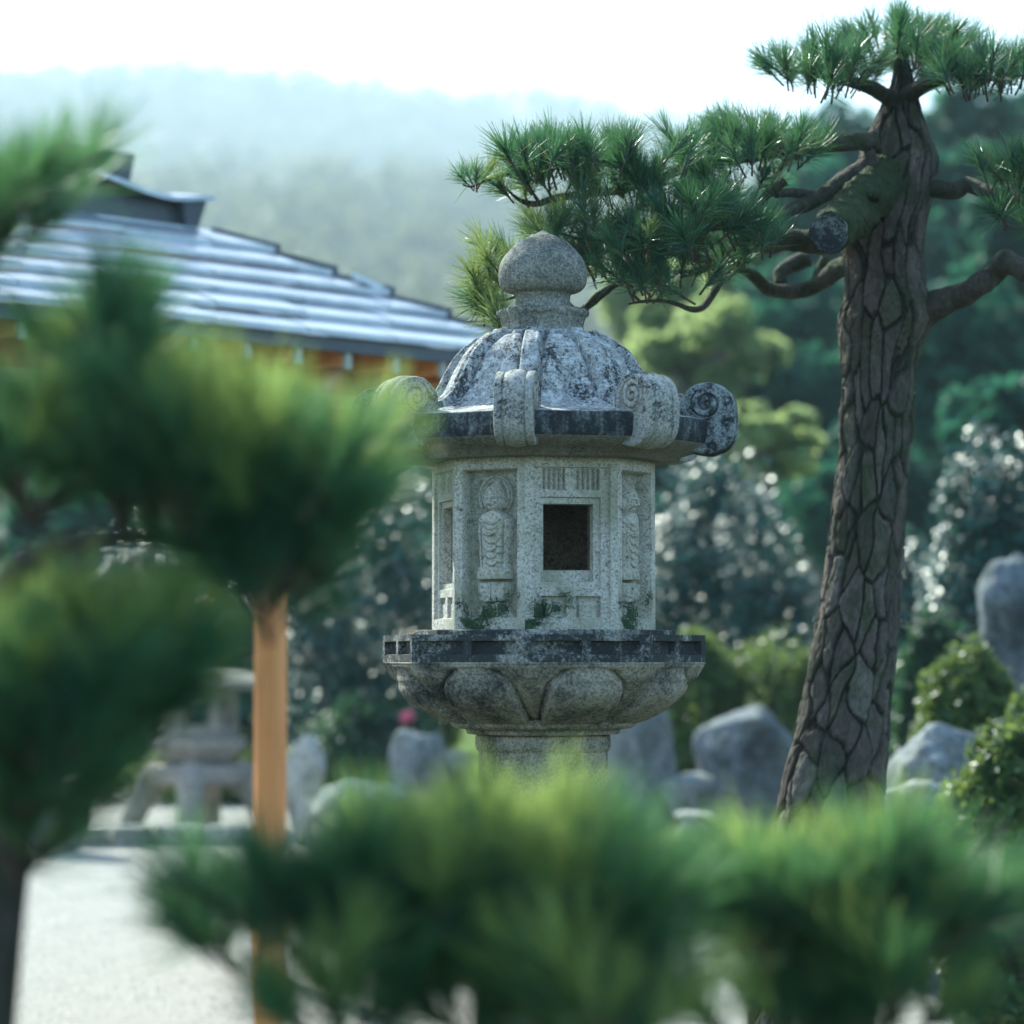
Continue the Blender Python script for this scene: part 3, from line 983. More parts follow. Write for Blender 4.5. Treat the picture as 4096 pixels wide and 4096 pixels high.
def build_pine():
    D = 7.6
    root = empty('pine_tree', P(3330, 2630, D) * [1, 1, 0], 'large garden pine with plated bark trunk leaning left at its foot', 'pine tree')
    # trunk outline (y, left, right)
    T = [(5200, 2960, 3560), (4500, 2960, 3500), (4100, 2990, 3500), (3600, 3040, 3510), (3200, 3108, 3540), (2850, 3190, 3566), (2600, 3235, 3595), (2350, 3285, 3612), (2100, 3318, 3629), (1850, 3343, 3645), (1600, 3358, 3664),
         (1450, 3360, 3678), (1370, 3356, 3700), (1290, 3352, 3738), (1220, 3360, 3735), (1150, 3370, 3712), (1050, 3366, 3704), (980, 3352, 3704), (900, 3350, 3716), (800, 3362, 3735), (700, 3400, 3762), (620, 3430, 3760), (540, 3460, 3725), (440, 3510, 3690), (330, 3560, 3660), (240, 3575, 3640)]
    cen = []; rad = []
    for (y, l, r) in T:
        cen.append(P((l + r) / 2, y, D)); rad.append((r - l) / 2 * D / FPX)
    nv = 760; nu = 264
    C = catmull(cen, nv)
    rr = catmull(np.array([[x, 0, 0] for x in rad]), nv)[:, 0]
    zc = np.concatenate([[0], np.cumsum(np.linalg.norm(np.diff(C, axis=0), axis=1))])
    # voronoi plates in (around, along) space
    rs = np.random.default_rng(3)
    cols, hcell = 18, .1
    rows = int(zc[-1] / hcell) + 2
    seeds = []
    for j in range(rows):
        for i in range(cols):
            seeds.append(((i + rs.uniform(-.62, .62) + .5 * (j % 2)) % cols, (j + rs.uniform(-.7, .7)) * hcell))
    seeds = np.array(seeds)
    seeds = seeds[rs.uniform(0, 1, len(seeds)) > .26]
    pal = np.array([[.115, .108, .10], [.13, .122, .12], [.10, .102, .082], [.145, .142, .135], [.12, .10, .095], [.095, .098, .075], [.125, .115, .105], [.105, .088, .08]])
    sc_ = pal[rs.integers(0, len(pal), len(seeds))] * rs.uniform(.55, 1.4, (len(seeds), 1)) * 1.3
    sc_ = sc_ * np.array([1.0, .95, .86])
    sh = rs.uniform(-1, 1, len(seeds))
    c2n, h2 = 44, .034
    s2 = np.array([((i_ + rs.uniform(-.5, .5)) % c2n, (j_ + rs.uniform(-.5, .5)) * h2) for j_ in range(int(zc[-1] / h2) + 2) for i_ in range(c2n)])
    t2 = rs.uniform(-1, 1, len(s2))
    U = np.arange(nu) / nu * cols
    V = np.zeros((nv, nu, 3)); A = np.zeros((nv, nu, 4)); A[..., 3] = 1
    ang = np.arange(nu) * 2 * PI / nu
    xs = np.stack([np.cos(ang), np.sin(ang)], 1)
    for v in range(nv):
        zz = zc[v]
        near = np.abs(seeds[:, 1] - zz) < hcell * 3.4
        sd = seeds[near]; cc = sc_[near]; hh = sh[near]
        wu = np.array([mnoise.noise(Vector((xs[k, 0] * 2.2, xs[k, 1] * 2.2, zz * 11))) for k in range(0, nu, 4)]).repeat(4)[:nu]
        wz = np.array([mnoise.noise(Vector((xs[k, 0] * 3 + 7, xs[k, 1] * 3, zz * 9))) for k in range(0, nu, 4)]).repeat(4)[:nu]
        wu = np.convolve(np.r_[wu[-2:], wu, wu[:2]], np.ones(5) / 5, 'valid'); wz = np.convolve(np.r_[wz[-2:], wz, wz[:2]], np.ones(5) / 5, 'valid')
        uu = U + wu * .6
        du = np.abs(uu[:, None] - sd[None, :, 0]); du = np.minimum(du, cols - du)
        stretch = 1.0 + .5 * smst(1.7, 2.6, zz)
        dz = (zz + wz[:, None] * .02 - sd[None, :, 1]) / hcell / stretch
        dist = np.sqrt(du ** 2 + (dz * .95) ** 2)
        o = np.argsort(dist, axis=1)
        d1 = np.take_along_axis(dist, o[:, :1], 1)[:, 0]; d2 = np.take_along_axis(dist, o[:, 1:2], 1)[:, 0]
        e = d2 - d1 + .07 * np.array([mnoise.noise(Vector((xs[k, 0] * 16, xs[k, 1] * 16, zz * 75))) for k in range(nu)])
        crack = 1 - smst(.02, .14, e)
        plate = hh[o[:, 0]]
        n2 = np.abs(s2[:, 1] - zz) < h2 * 2.2
        sd2 = s2[n2]; tt2 = t2[n2]
        u2 = (U + wu * .5) * c2n / cols
        du2 = np.abs(u2[:, None] - sd2[None, :, 0]); du2 = np.minimum(du2, c2n - du2)
        ds2 = np.sqrt(du2 ** 2 + ((zz - wz[:, None] * .01 - sd2[None, :, 1]) / h2) ** 2)
        p2 = np.partition(ds2, 1, axis=1)
        flake = 1 - smst(.02, .14, p2[:, 1] - p2[:, 0])
        ft = tt2[np.argmin(ds2, axis=1)]
        fine = np.array([mnoise.noise(Vector((xs[k, 0] * 9, xs[k, 1] * 9, zz * 40))) + .7 * mnoise.noise(Vector((xs[k, 0] * 22, xs[k, 1] * 22, zz * 70))) for k in range(nu)])
        rad_ = rr[v] * (1 + .03 * wu) - .016 * crack + .0045 * plate + .0018 * fine + .0016 * ft * (1 - crack) - .0022 * flake * (1 - crack) - .004
        V[v, :, 0] = C[v, 0] + np.cos(ang) * rad_
        V[v, :, 1] = C[v, 1] + np.sin(ang) * rad_
        V[v, :, 2] = C[v, 2]
        colr = cc[o[:, 0]] * (1 + .16 * ft)[:, None] * (1 - .28 * flake)[:, None]
        A[v, :, :3] = colr * (1 - crack)[:, None] + np.array([.012, .018, .01]) * crack[:, None]  # dark green cracks, crevice shade painted into the vertex colour
    mesh_np('trunk', V.reshape(-1, 3), grid_faces(nu, nv, True), M['bark'], root, attr={'plate': A.reshape(-1, 4)})

    def limb(name, pts, w, mat=M['branch_bark'], rough=.16, freq=22, sides=14, seg=9):
        """pts: (px,py,depth); w: widths in px"""
        pw = [P(*q) for q in pts]
        rd = [x / 2 * q[2] / FPX for x, q in zip(w, pts)]
        V_, F_ = tube(pw, rd, sides, seg, rough, freq)
        return mesh_np(name, V_, F_, mat, root)
    limb('branch', [(3640, 1290, 7.6), (3740, 1225, 7.55), (3851, 1178, 7.5), (3925, 1135, 7.45), (3985, 1090, 7.45), (4020, 1045, 7.4), (4062, 1060, 7.35), (4120, 1085, 7.3), (4260, 1010, 7.2), (4420, 930, 7.2)],
         [150, 118, 98, 92, 88, 92, 86, 78, 60, 40])
    limb('branch', [(3620, 740, 7.6), (3731, 752, 7.55), (3822, 765, 7.5), (3868, 740, 7.5), (3930, 762, 7.45), (3990, 778, 7.4), (4060, 790, 7.4), (4140, 780, 7.3), (4300, 740, 7.2)],
         [110, 78, 72, 66, 62, 58, 58, 52, 30])
    limb('branch', [(3950, 770, 7.45), (3960, 830, 7.35), (3985, 875, 7.3), (4040, 905, 7.25), (4110, 925, 7.2)], [30, 16, 12, 11, 8], sides=8)
    # cut stub toward the camera
    sp = [P(3540, 700, 7.55), P(3490, 770, 7.45), P(3430, 830, 7.32), P(3380, 880, 7.2), P(3318, 932, 7.05)]
    V_, F_ = tube(sp, [.062, .058, .056, .054, .048], 40, 16, .2, 30, cap=True)
    mesh_np('cut_branch_stub', V_, F_, M['mossy_bark'], root)
    c = sp[-1]; ax = sp[-1] - sp[-2]; ax /= np.linalg.norm(ax)
    ax = ax + np.array([0, -.45, 0]); ax /= np.linalg.norm(ax)
    q = orient(ax, 0)
    ringv = [(.0452, -.012), (.0466, -.003), (.0455, .003), (.042, .0035), (.040, .001)] + [(.0385 - .0028 * k_, .0012 + (.0009 if k_ % 2 else 0) + .001 * math.sin(k_)) for k_ in range(13)] + [(.001, .001)]
    V_, F_ = lathe([(a, b) for a, b in ringv], 60, fn=lambda a, i: 1 + .04 * np.sin(3 * a + 1) + .025 * np.sin(7 * a))
    mesh_np('cut_end', V_ @ q.T + c + ax * .004, F_, M['cut_wood'], root)
    # knot stub in green at the top
    limb('knot', [(3500, 790, 7.3), (3506, 772, 7.22)], [55, 42], M['mossy_bark'], .1)
    # left limbs
    limb('branch', [(3520, 660, 7.5), (3440, 700, 7.5), (3357, 738, 7.45), (3296, 778, 7.4), (3229, 816, 7.35), (3109, 856, 7.2), (3000, 880, 7.1), (2860, 910, 7.0), (2700, 905, 6.95), (2560, 925, 6.9)],
         [150, 110, 82, 66, 58, 44, 34, 28, 22, 14], rough=.22)
    limb('branch', [(3280, 790, 7.4), (3200, 772, 7.35), (3150, 770, 7.3), (3100, 776, 7.28)], [50, 40, 36, 34], rough=.2)
    limb('branch', [(3060, 870, 7.2), (3030, 830, 7.2), (3080, 775, 7.2), (3140, 722, 7.2)], [30, 34, 30, 44], rough=.2)
    limb('branch', [(3420, 930, 7.75), (3330, 960, 7.75), (3243, 966, 7.7), (3130, 965, 7.6), (3020, 985, 7.5), (2960, 1010, 7.4), (2900, 1040, 7.35), (2790, 1030, 7.2), (2660, 1010, 7.1), (2500, 1000, 7.0), (2360, 1015, 6.95)],
         [150, 110, 100, 88, 70, 60, 56, 36, 28, 22, 12], rough=.22)
    limb('branch', [(3420, 1060, 7.8), (3340, 1085, 7.85), (3270, 1136, 7.9), (3203, 1163, 7.9), (3122, 1165, 7.85), (3068, 1150, 7.8), (3021, 1108, 7.75), (2968, 1078, 7.7), (2925, 1058, 7.6), (2880, 1050, 7.5)],
         [100, 78, 66, 62, 60, 58, 48, 42, 44, 40], rough=.2)
    limb('branch', [(3262, 1140, 7.9), (3285, 1080, 7.9), (3300, 1030, 7.9)], [60, 52, 40], rough=.2)
    limb('branch', [(3120, 1140, 7.9), (3125, 1085, 7.92), (3180, 1055, 7.95), (3240, 1040, 7.95)], [55, 58, 70, 60], rough=.25)
    limb('branch', [(2940, 1050, 7.5), (2890, 1100, 7.4), (2860, 1160, 7.3), (2815, 1225, 7.25), (2771, 1238, 7.2), (2720, 1222, 7.18), (2669, 1206, 7.15), (2594, 1203, 7.1), (2515, 1216, 7.05)],
         [46, 38, 34, 30, 26, 20, 16, 14, 8], rough=.22, sides=10)
    limb('branch', [(2560, 1205, 7.1), (2535, 1180, 7.1), (2548, 1160, 7.1), (2600, 1150, 7.12)], [12, 12, 11, 8], sides=8)
    # branch behind the finial with the yellow tufts
    limb('branch', [(2900, 1040, 7.35), (2760, 1090, 7.3), (2600, 1100, 7.25), (2480, 1130, 7.2), (2400, 1180, 7.15), (2350, 1225, 7.15), (2300, 1240, 7.1), (2200, 1150, 7.05), (2100, 1160, 7.0), (1990, 1130, 7.0), (1900, 1090, 7.0)],
         [36, 32, 28, 30, 36, 34, 26, 20, 18, 14, 8], rough=.22, sides=10)
    limb('branch', [(2560, 925, 6.9), (2440, 960, 6.9), (2330, 960, 6.95), (2220, 930, 7.0), (2130, 950, 7.0)], [20, 17, 14, 10, 7], sides=8)
    limb('branch', [(2130, 1150, 7.0), (2020, 1200, 7.0), (1930, 1180, 7.0)], [14, 11, 7], sides=8)
    # upper branch at the top of the frame
    limb('branch', [(3500, 560, 7.5), (3200, 590, 7.4), (2900, 640, 7.3), (2640, 700, 7.2), (2480, 760, 7.15), (2350, 775, 7.1), (2230, 790, 7.1), (2150, 815, 7.1), (2080, 800, 7.05), (2010, 740, 7.0)],
         [80, 66, 54, 44, 38, 34, 30, 26, 18, 8], rough=.24, sides=10)
    limb('branch', [(2640, 690, 7.2), (2400, 650, 7.1), (2200, 660, 7.05), (2060, 690, 7.0), (1960, 715, 6.95), (1890, 745, 6.9), (1850, 740, 6.9)], [36, 26, 20, 16, 14, 10, 6], sides=8)
    # upper crown limbs above
    limb('branch', [(3600, 420, 7.6), (3500, 360, 7.5), (3380, 320, 7.4), (3260, 300, 7.3)], [80, 60, 46, 20])
    limb('branch', [(3600, 400, 7.6), (3720, 330, 7.5), (3840, 300, 7.4), (3960, 320, 7.3)], [80, 60, 44, 20])

    # --- needle tufts
    defs = []
    for k in range(8):
        V_, F_, mi = tuft_mesh('t', (100, 74, 116, 84, 60, 106, 90, 130)[k], (.078, .07, .084, .088, .066, .075, .08, .072)[k], .0018, (70, 50, 80, 62, 88, 58, 74, 95)[k], 100 + k, None, (.05, .07, .045, .06, .05, .08, .05, .04)[k])
        defs.append((V_, F_, mi))
    protos = {}

    def tuft(px, py, d, dirv, sc=1.0, lit=False, parent=root):
        k = (random.randrange(8), lit)
        if k not in protos:
            V_, F_, mi = defs[k[0]]
            o = mesh_np('needle_tuft', V_, F_, [M['needle_lit'] if lit else M['needle'], M['twig']], parent, midx=mi, local=True)
            protos[k] = o
        else:
            o = copy_obj(protos[k])
        q = orient(dirv, random.uniform(0, 6.28))
        o.rotation_euler = Matrix(q.tolist()).to_euler()
        o.location = Vector(P(px, py, d)) - root.location
        o.scale = (sc, sc, sc)
        return o
    # fields: polygonal areas as ellipses (cx, cy, rx, ry, depth, count, lit chance)
    fields = [(2130, 1060, 120, 90, 7.05, 10, .5), (2010, 1030, 80, 60, 7.0, 7, .8), (1970, 1180, 80, 80, 7.0, 11, .8), (2010, 1270, 70, 40, 7.02, 4, .8), (2180, 960, 70, 40, 7.0, 5, .7),
              (2330, 930, 110, 70, 6.98, 14, .5), (2440, 1060, 120, 80, 7.1, 16, .25), (2240, 880, 60, 40, 7.0, 5, .8),
              (2560, 950, 150, 90, 6.95, 17, .1), (2620, 1090, 160, 60, 7.05, 15, .05), (2760, 900, 160, 110, 7.0, 20, 0), (2860, 1000, 140, 80, 7.15, 16, 0),
              (2950, 850, 140, 90, 7.1, 15, 0), (3000, 960, 110, 50, 7.0, 9, 0), (2700, 760, 200, 70, 7.15, 20, .05), (2940, 740, 140, 50, 7.25, 9, .05),
              (2480, 770, 140, 60, 7.1, 13, .15), (2240, 730, 150, 45, 7.05, 14, .3), (2080, 740, 60, 50, 7.0, 5, .4), (1905, 705, 60, 25, 6.9, 5, .3),
              (2560, 1150, 90, 25, 7.1, 5, 0), (2790, 1140, 60, 40, 7.05, 4, 0), (4060, 850, 60, 40, 7.25, 7, 0), (4120, 900, 40, 30, 7.2, 3, 0), (3960, 730, 40, 20, 7.4, 2, 0)]
    for (cx, cy_, rx, ry, d, n, lit) in fields:
        for i in range(int(n * .85)):
            a = random.uniform(0, 2 * PI); q = math.sqrt(random.uniform(0, 1))
            dx, dy = math.cos(a) * q, math.sin(a) * q
            dirv = (dx * .7 + random.uniform(-.45, .45) - .1, random.uniform(-.7, .25), .75 - dy * .25 + random.uniform(-.2, .3))
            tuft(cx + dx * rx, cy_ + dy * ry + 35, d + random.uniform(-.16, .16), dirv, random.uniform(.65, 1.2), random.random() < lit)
    # upper crown, beyond what the photograph shows
    Vs, Fs, Ms = [], [], []
    nn = 0
    for (cx, cy_, rx, ry, d, n) in [(2500, 640, 330, 40, 7.15, 34), (3000, 600, 300, 60, 7.3, 40), (3300, 290, 200, 60, 7.35, 34), (3620, 210, 220, 60, 7.6, 40), (3920, 300, 200, 60, 7.4, 34), (4100, 700, 180, 50, 7.3, 22), (2200, 650, 200, 26, 7.05, 12)]:
        for i in range(n):
            a = random.uniform(0, 2 * PI); q = math.sqrt(random.uniform(0, 1))
            dx, dy = math.cos(a) * q, math.sin(a) * q
            V_, F_, mi = defs[random.randrange(8)]
            Q = orient((dx * .6 + random.uniform(-.4, .4), random.uniform(-.5, .5), .9), random.uniform(0, 6.28))
            Vs.append(V_ @ Q.T + P(cx + dx * rx, cy_ + dy * ry + 30, d + random.uniform(-.3, .3))); Fs.append(F_ + nn); Ms.append(mi); nn += len(V_)
    o = mesh_np('crown', np.concatenate(Vs), np.concatenate(Fs), [M['needle'], M['twig']], root, midx=np.concatenate(Ms))
    o['kind'] = 'stuff'


build_pine()


# ------------------------------------------------------------------ out of focus pines in front of the camera
def near_pine(label, base, stems, pads, group=None, y=.3, seed=1, group_name=None):
    random.seed(seed)
    root = empty('young_pine', base, label, 'pine', 'garden pines close in front of the camera')
    for pts, w in stems:
        pw = [P(*q) for q in pts]
        V_, F_ = tube(pw, [x / 2 * q[2] / FPX for x, q in zip(w, pts)], 10, 6, .15, 40)
        mesh_np('branch', V_, F_, M['branch_bark'], root)
    for (cx, cy_, rx, ry, d, n, lit) in pads:
        for k in range(max(1, n // 12)):
            a = random.uniform(-rx, rx); b_ = random.uniform(-.5, .8) * ry
            V_, F_ = tube([P(cx, cy_ + ry + 230, d), P(cx + a * .6, cy_ + b_ + 260, d + .03), P(cx + a, cy_ + b_ + 150, d)], [.005, .004, .002], 6, 4, .1, 60)
            mesh_np('twig', V_, F_, M['twig'], root)
    defs = [tuft_mesh('t', 84, .10, .0019, 58, 300 + k, None, .075) for k in range(4)]
    for mat, which in ((M['needle_fg'], 0), (M['needle_fg_lit'], 1)):
        Vs, Fs, Ms, nn = [], [], [], 0
        for (cx, cy_, rx, ry, d, n, lit) in pads:
            for i in range(n):
                a = random.uniform(0, 2 * PI); q = math.sqrt(random.uniform(0, 1))
                dx, dy = math.cos(a) * q, math.sin(a) * q
                isl = 1 if (random.random() < lit * (1.6 if dy < -.25 else (.6 if dy < .1 else .06))) else 0  # painted sunlight gathers on the pad tops
                dr = (dx * .75 + random.uniform(-.55, .55), random.uniform(-.6, .4), .85 - .35 * max(0, dy))
                dd = d + random.uniform(-.16, .2)
                kk = random.randrange(4); rl = random.uniform(0, 6.28); sc = random.choice((.6, .75, .9, 1.0, 1.12))
                if isl != which: continue
                V_, F_, mi = defs[kk]
                Vs.append((V_ * sc) @ orient(dr, rl).T + P(cx + dx * rx, cy_ + dy * ry + 215, dd)); Fs.append(F_ + nn); Ms.append(mi); nn += len(V_)
        if not Vs: continue
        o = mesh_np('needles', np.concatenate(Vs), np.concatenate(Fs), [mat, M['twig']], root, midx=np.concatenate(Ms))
        o['kind'] = 'stuff'
    return root


near_pine('blurred pine at the left edge whose layered pads hide the pavilion', P(60, 2630, 3.40) * [1, 1, 0],
          [([(-150, 6500, 3.40), (-60, 4200, 3.40), (60, 3200, 3.40), (120, 2900, 3.37), (250, 2700, 3.35), (500, 2600, 3.35), (750, 2500, 3.35)], [260, 230, 190, 150, 110, 70, 40]),
           ([(60, 3200, 3.40), (-40, 2600, 3.40), (100, 2250, 3.40), (500, 2150, 3.40), (900, 2180, 3.40), (1150, 2150, 3.40), (1400, 1900, 3.40)], [150, 120, 95, 80, 70, 60, 30]),
           ([(500, 2150, 3.40), (420, 1700, 3.40), (350, 1300, 3.40)], [60, 44, 26]), ([(600, 2100, 3.40), (600, 1700, 3.40), (570, 1450, 3.40)], [50, 36, 20]),
           ([(1050, 2200, 3.40), (1120, 2000, 3.40), (1200, 1750, 3.40)], [70, 50, 24])],
          [(120, 1690, 300, 160, 3.40, 32, .08), (500, 1690, 240, 160, 3.40, 28, .15), (820, 1830, 220, 190, 3.40, 26, .3), (1130, 1900, 230, 230, 3.37, 36, .5), (1320, 1820, 160, 140, 3.45, 24, .95),
           (980, 1710, 290, 110, 3.45, 20, .8), (1080, 2180, 130, 160, 3.40, 18, 0),
           (100, 2670, 280, 180, 3.30, 36, .5), (430, 2620, 240, 150, 3.35, 30, .85), (670, 2490, 110, 60, 3.35, 8, .95), (120, 2900, 190, 130, 3.30, 18, 0), (60, 3120, 180, 200, 3.30, 16, 0), (330, 1190, 60, 110, 3.40, 7, 0), (570, 1380, 90, 120, 3.40, 10, .1), (420, 1500, 200, 60, 3.45, 7, .1)], seed=11)
near_pine('dark blurred pine branch reaching in at the upper left corner', P(-400, 2630, 3.45) * [1, 1, 0],
          [([(-900, 6400, 3.45), (-800, 3500, 3.45), (-700, 1700, 3.45), (-300, 1050, 3.45), (0, 880, 3.45), (250, 700, 3.45), (420, 620, 3.45)], [230, 200, 160, 90, 60, 40, 20]),
           ([(-300, 1050, 3.45), (-50, 1000, 3.45), (60, 930, 3.45)], [50, 34, 16])],
          [(-20, 740, 140, 80, 3.45, 11, 0), (180, 620, 130, 40, 3.45, 5, 0), (-60, 640, 120, 90, 3.45, 7, 0), (-60, 880, 70, 50, 3.45, 4, 0)], seed=12)
near_pine('blurred yellow green pine hump low in front of the lantern column', P(1950, 2630, 3.3) * [1, 1, 0],
          [([(1900, 6000, 3.3), (1920, 4600, 3.3), (1980, 3700, 3.3), (2100, 3500, 3.3), (2350, 3400, 3.3)], [150, 130, 100, 70, 36]),
           ([(1980, 3700, 3.3), (1800, 3560, 3.3), (1550, 3480, 3.3), (1350, 3440, 3.3)], [80, 60, 44, 26]),
           ([(1350, 3440, 3.3), (1150, 3450, 3.3), (980, 3440, 3.3), (800, 3560, 3.35)], [30, 24, 20, 10])],
          [(2150, 3500, 310, 150, 3.35, 54, .7), (2380, 3520, 190, 130, 3.3, 34, .7), (2230, 3400, 170, 60, 3.4, 13, .95), (1800, 3530, 250, 130, 3.3, 38, .4), (1480, 3520, 250, 100, 3.3, 30, .1), (1950, 3820, 330, 100, 3.2, 26, .5), (1350, 3880, 260, 80, 3.15, 16, .4), (2350, 3940, 260, 90, 3.1, 18, .55), (1180, 3530, 190, 80, 3.3, 16, .05), (930, 3590, 150, 60, 3.3, 9, 0), (2050, 3640, 420, 100, 3.35, 18, .3), (1450, 3560, 260, 90, 3.35, 12, .1)], seed=13)
near_pine('blurred green pine tufts low in front of the big trunk', P(3350, 2630, 3.5) * [1, 1, 0],
          [([(3380, 5900, 3.5), (3370, 4600, 3.5), (3350, 3800, 3.5), (3420, 3600, 3.5), (3650, 3500, 3.5)], [140, 120, 90, 60, 30]),
           ([(3350, 3800, 3.5), (3200, 3600, 3.5), (3000, 3500, 3.5)], [70, 50, 26])],
          [(3220, 3550, 250, 130, 3.5, 40, .1), (3500, 3530, 260, 140, 3.5, 42, .25), (3560, 3860, 260, 90, 3.4, 20, .5), (3080, 3900, 200, 80, 3.4, 13, .4), (3090, 3570, 90, 100, 3.5, 14, .1), (3740, 3500, 150, 110, 3.5, 16, .05), (3350, 3560, 360, 70, 3.5, 24, 0)], seed=14)
random.seed(21)

# ------------------------------------------------------------------ pavilion
def build_pavilion():
    Cx = np.array([.2, 10.8])
    e = np.array([-.694, -.72]); e /= np.linalg.norm(e)
    nin = np.array([-.72, .694]); nin /= np.linalg.norm(nin)
    base_loc = (float(Cx[0] - 1.2), float(Cx[1] - .3), float(ground(0, 10.5)))
    root = empty('garden_pavilion', base_loc, 'open timber pavilion with low silver grey stepped metal roof behind the pines', 'pavilion')
    slate = simple('silver_roof_sheet', (.34, .4, .47), (.5, .56, .62), 5, .33, .6, .12, metal=.65)
    slate_d = simple('dark_roof_sheet', (.06, .08, .1), (.1, .12, .14), 5, .5, .5, .15)
    wood = simple('orange_timber', (.62, .26, .08), (.74, .36, .13), 3, .6, .3, .2, (6, 6, .6))
    wood_l = simple('pale_timber', (.6, .34, .17), (.66, .42, .24), 3, .6, .3, .2, (1, 1, 6))
    plaster = simple('rust_brown_board', (.5, .11, .03), (.58, .16, .05), 4, .7, .2, .2)
    white = simple('white_rafter_paint', (.4, .4, .37), (.5, .5, .46), 4, .5, .3, .1)

    def W(a, b, z):      # along eave a, inward b, height above eye
        q = Cx + e * a + nin * b
        return np.array([q[0], q[1], EYE + z])
    he = 1.071
    step_i, step_z = .1465, .0755
    NC = 6
    # roof tiles, front slope: course k from inward k*step_i ; each a thin slab
    LEN = 3.9
    def prism8(p, thick, name, mat):
        """p: 4 corners (lower edge a->b, upper edge b->a); slab thickness downward"""
        p = [np.array(x) for x in p]
        V = np.array(p + [x - np.array([0, 0, thick]) for x in p])
        F = np.array([[0, 1, 2, 3], [7, 6, 5, 4], [0, 4, 5, 1], [1, 5, 6, 2], [2, 6, 7, 3], [3, 7, 4, 0]])
        return mesh_np(name, V, F, mat, root, smooth=False)
    curve = lambda b: .012 * (b / 1.0) ** 2
    for k in range(NC):
        b0, b1 = k * step_i, (k + 1) * step_i + .02
        z0 = he + k * step_z + .022 + curve(b0); z1 = he + (k + 1) * step_z + .004 + curve(b1)
        off = (k % 3) * .13 + .06
        cuts = [b0]
        a = b0 + off
        while a < LEN:
            cuts.append(a); a += .40
        cuts.append(LEN)
        for j in range(len(cuts) - 1):
            a0, a1 = cuts[j], cuts[j + 1] - .004
            # upper edge: first tile is cut along the hip
            ua0 = max(a0, b1) if j > 0 else b1
            if a1 <= ua0 + .01: ua0 = a1 - .005
            dz = .004 * random.uniform(-1, 1)
            prism8([W(a0, b0, z0 + dz), W(a1, b0, z0 + dz), W(a1, b1, z1 + dz), W(ua0, b1, z1 + dz)], .02, 'roof_tile', slate)
        # hip side slope (beyond), mirrored: along nin
        def W2(a, b, z): return np.array([*(Cx + nin * a + e * b), EYE + z])
        a = b0
        cuts = [b0]
        a = b0 + off
        while a < 2.2: cuts.append(a); a += .4
        cuts.append(2.2)
        for j in range(len(cuts) - 1):
            a0, a1 = cuts[j], cuts[j + 1] - .004
            ua0 = max(a0, b1) if j > 0 else b1
            if a1 <= ua0 + .01: ua0 = a1 - .005
            prism8([W2(a1, b0, z0), W2(a0, b0, z0), W2(ua0, b1, z1), W2(a1, b1, z1)], .02, 'roof_tile', slate)
        # hip cap end: small dark cap on each step
        h0 = W(b0, b0, z0 + .012); h1 = W(b1 + .01, b1 + .01, z1 + .014)
        w_ = (e - nin) / math.sqrt(2) * .02
        w3 = np.array([w_[0], w_[1], 0])
        prism8([h0 + w3, h0 - w3, h1 - w3, h1 + w3], .022, 'hip_cap', slate_d)
    # eave fascia: two boards (dark edge) under the tiles
    def bar(a0, a1, b0, b1, z0, z1, name, mat, bev=.004):
        V = []
        for z in (z0, z1):
            for (a, b) in ((a0, b0), (a1, b0), (a1, b1), (a0, b1)):
                V.append(W(a, b, z))
        F = np.array([[3, 2, 1, 0], [4, 5, 6, 7], [0, 1, 5, 4], [1, 2, 6, 5], [2, 3, 7, 6], [3, 0, 4, 7]])
        return mesh_np(name, np.array(V), F, mat, root, smooth=False)
    bar(.02, LEN, .02, .06, he - .045, he + .0, 'eave_board', slate_d)
    bar(.02, .06, .07, 2.2, he - .045, he + .0, 'eave_board', slate_d)
    bar(.07, LEN, .07, 2.0, he - .02, he - .005, 'soffit_board', plaster)
    # rafters with white tips
    a = .12
    while a < LEN:
        bar(a, a + .05, .05, .5, he - .085, he - .03, 'rafter', wood)
        bar(a + .01, a + .04, .034, .0495, he - .10, he - .035, 'rafter_tip', white)
        a += .225
    # frieze board, beams
    bar(.14, LEN, .27, .30, he - .17, he - .022, 'frieze_board', plaster)
    bar(.13, LEN, .22, .31, he - .215, he - .172, 'tie_beam', wood_l)
    bar(.13, LEN, .26, .29, he - .30, he - .217, 'frieze_board', plaster)
    bar(.13, LEN, .24, .31, he - .325, he - .302, 'tie_beam', wood_l)
    bar(.19, .25, .33, 2.0, he - .215, he - .10, 'tie_beam', wood)
    # posts
    zt = EYE + he - .215
    for px_, py_ in ((1085, 10.25), (1985, 10.80)):
        x = (px_ - 2048) / FPX * py_
        zb = float(ground(x, py_))
        r_ = .052
        az_ = np.radians(np.array([12, 78, 102, 168, 192, 258, 282, 348])) + R(25)
        V = np.concatenate([np.stack([x + np.cos(az_) * r_ * 1.02, py_ + np.sin(az_) * r_ * 1.02, np.full(8, z)], 1) for z in (zb, zt)])
        mesh_np('post', V, grid_faces(8, 2, True), wood, root, smooth=False)
    for a_, b_ in ((3.75, .3), (3.75, 1.6), (.3, 1.27)):
        q = W(a_, b_, 0)
        zb = float(ground(q[0], q[1]))
        V, F = box((q[0], q[1], (zb + zt) / 2), (.045, .045, (zt - zb) / 2), rotz(R(44)))
        mesh_np('post', V, F, wood, root, smooth=False)
    # ridge block with flared end, on top of the hip
    b = NC * step_i + .04
    z = he + NC * step_z - .012
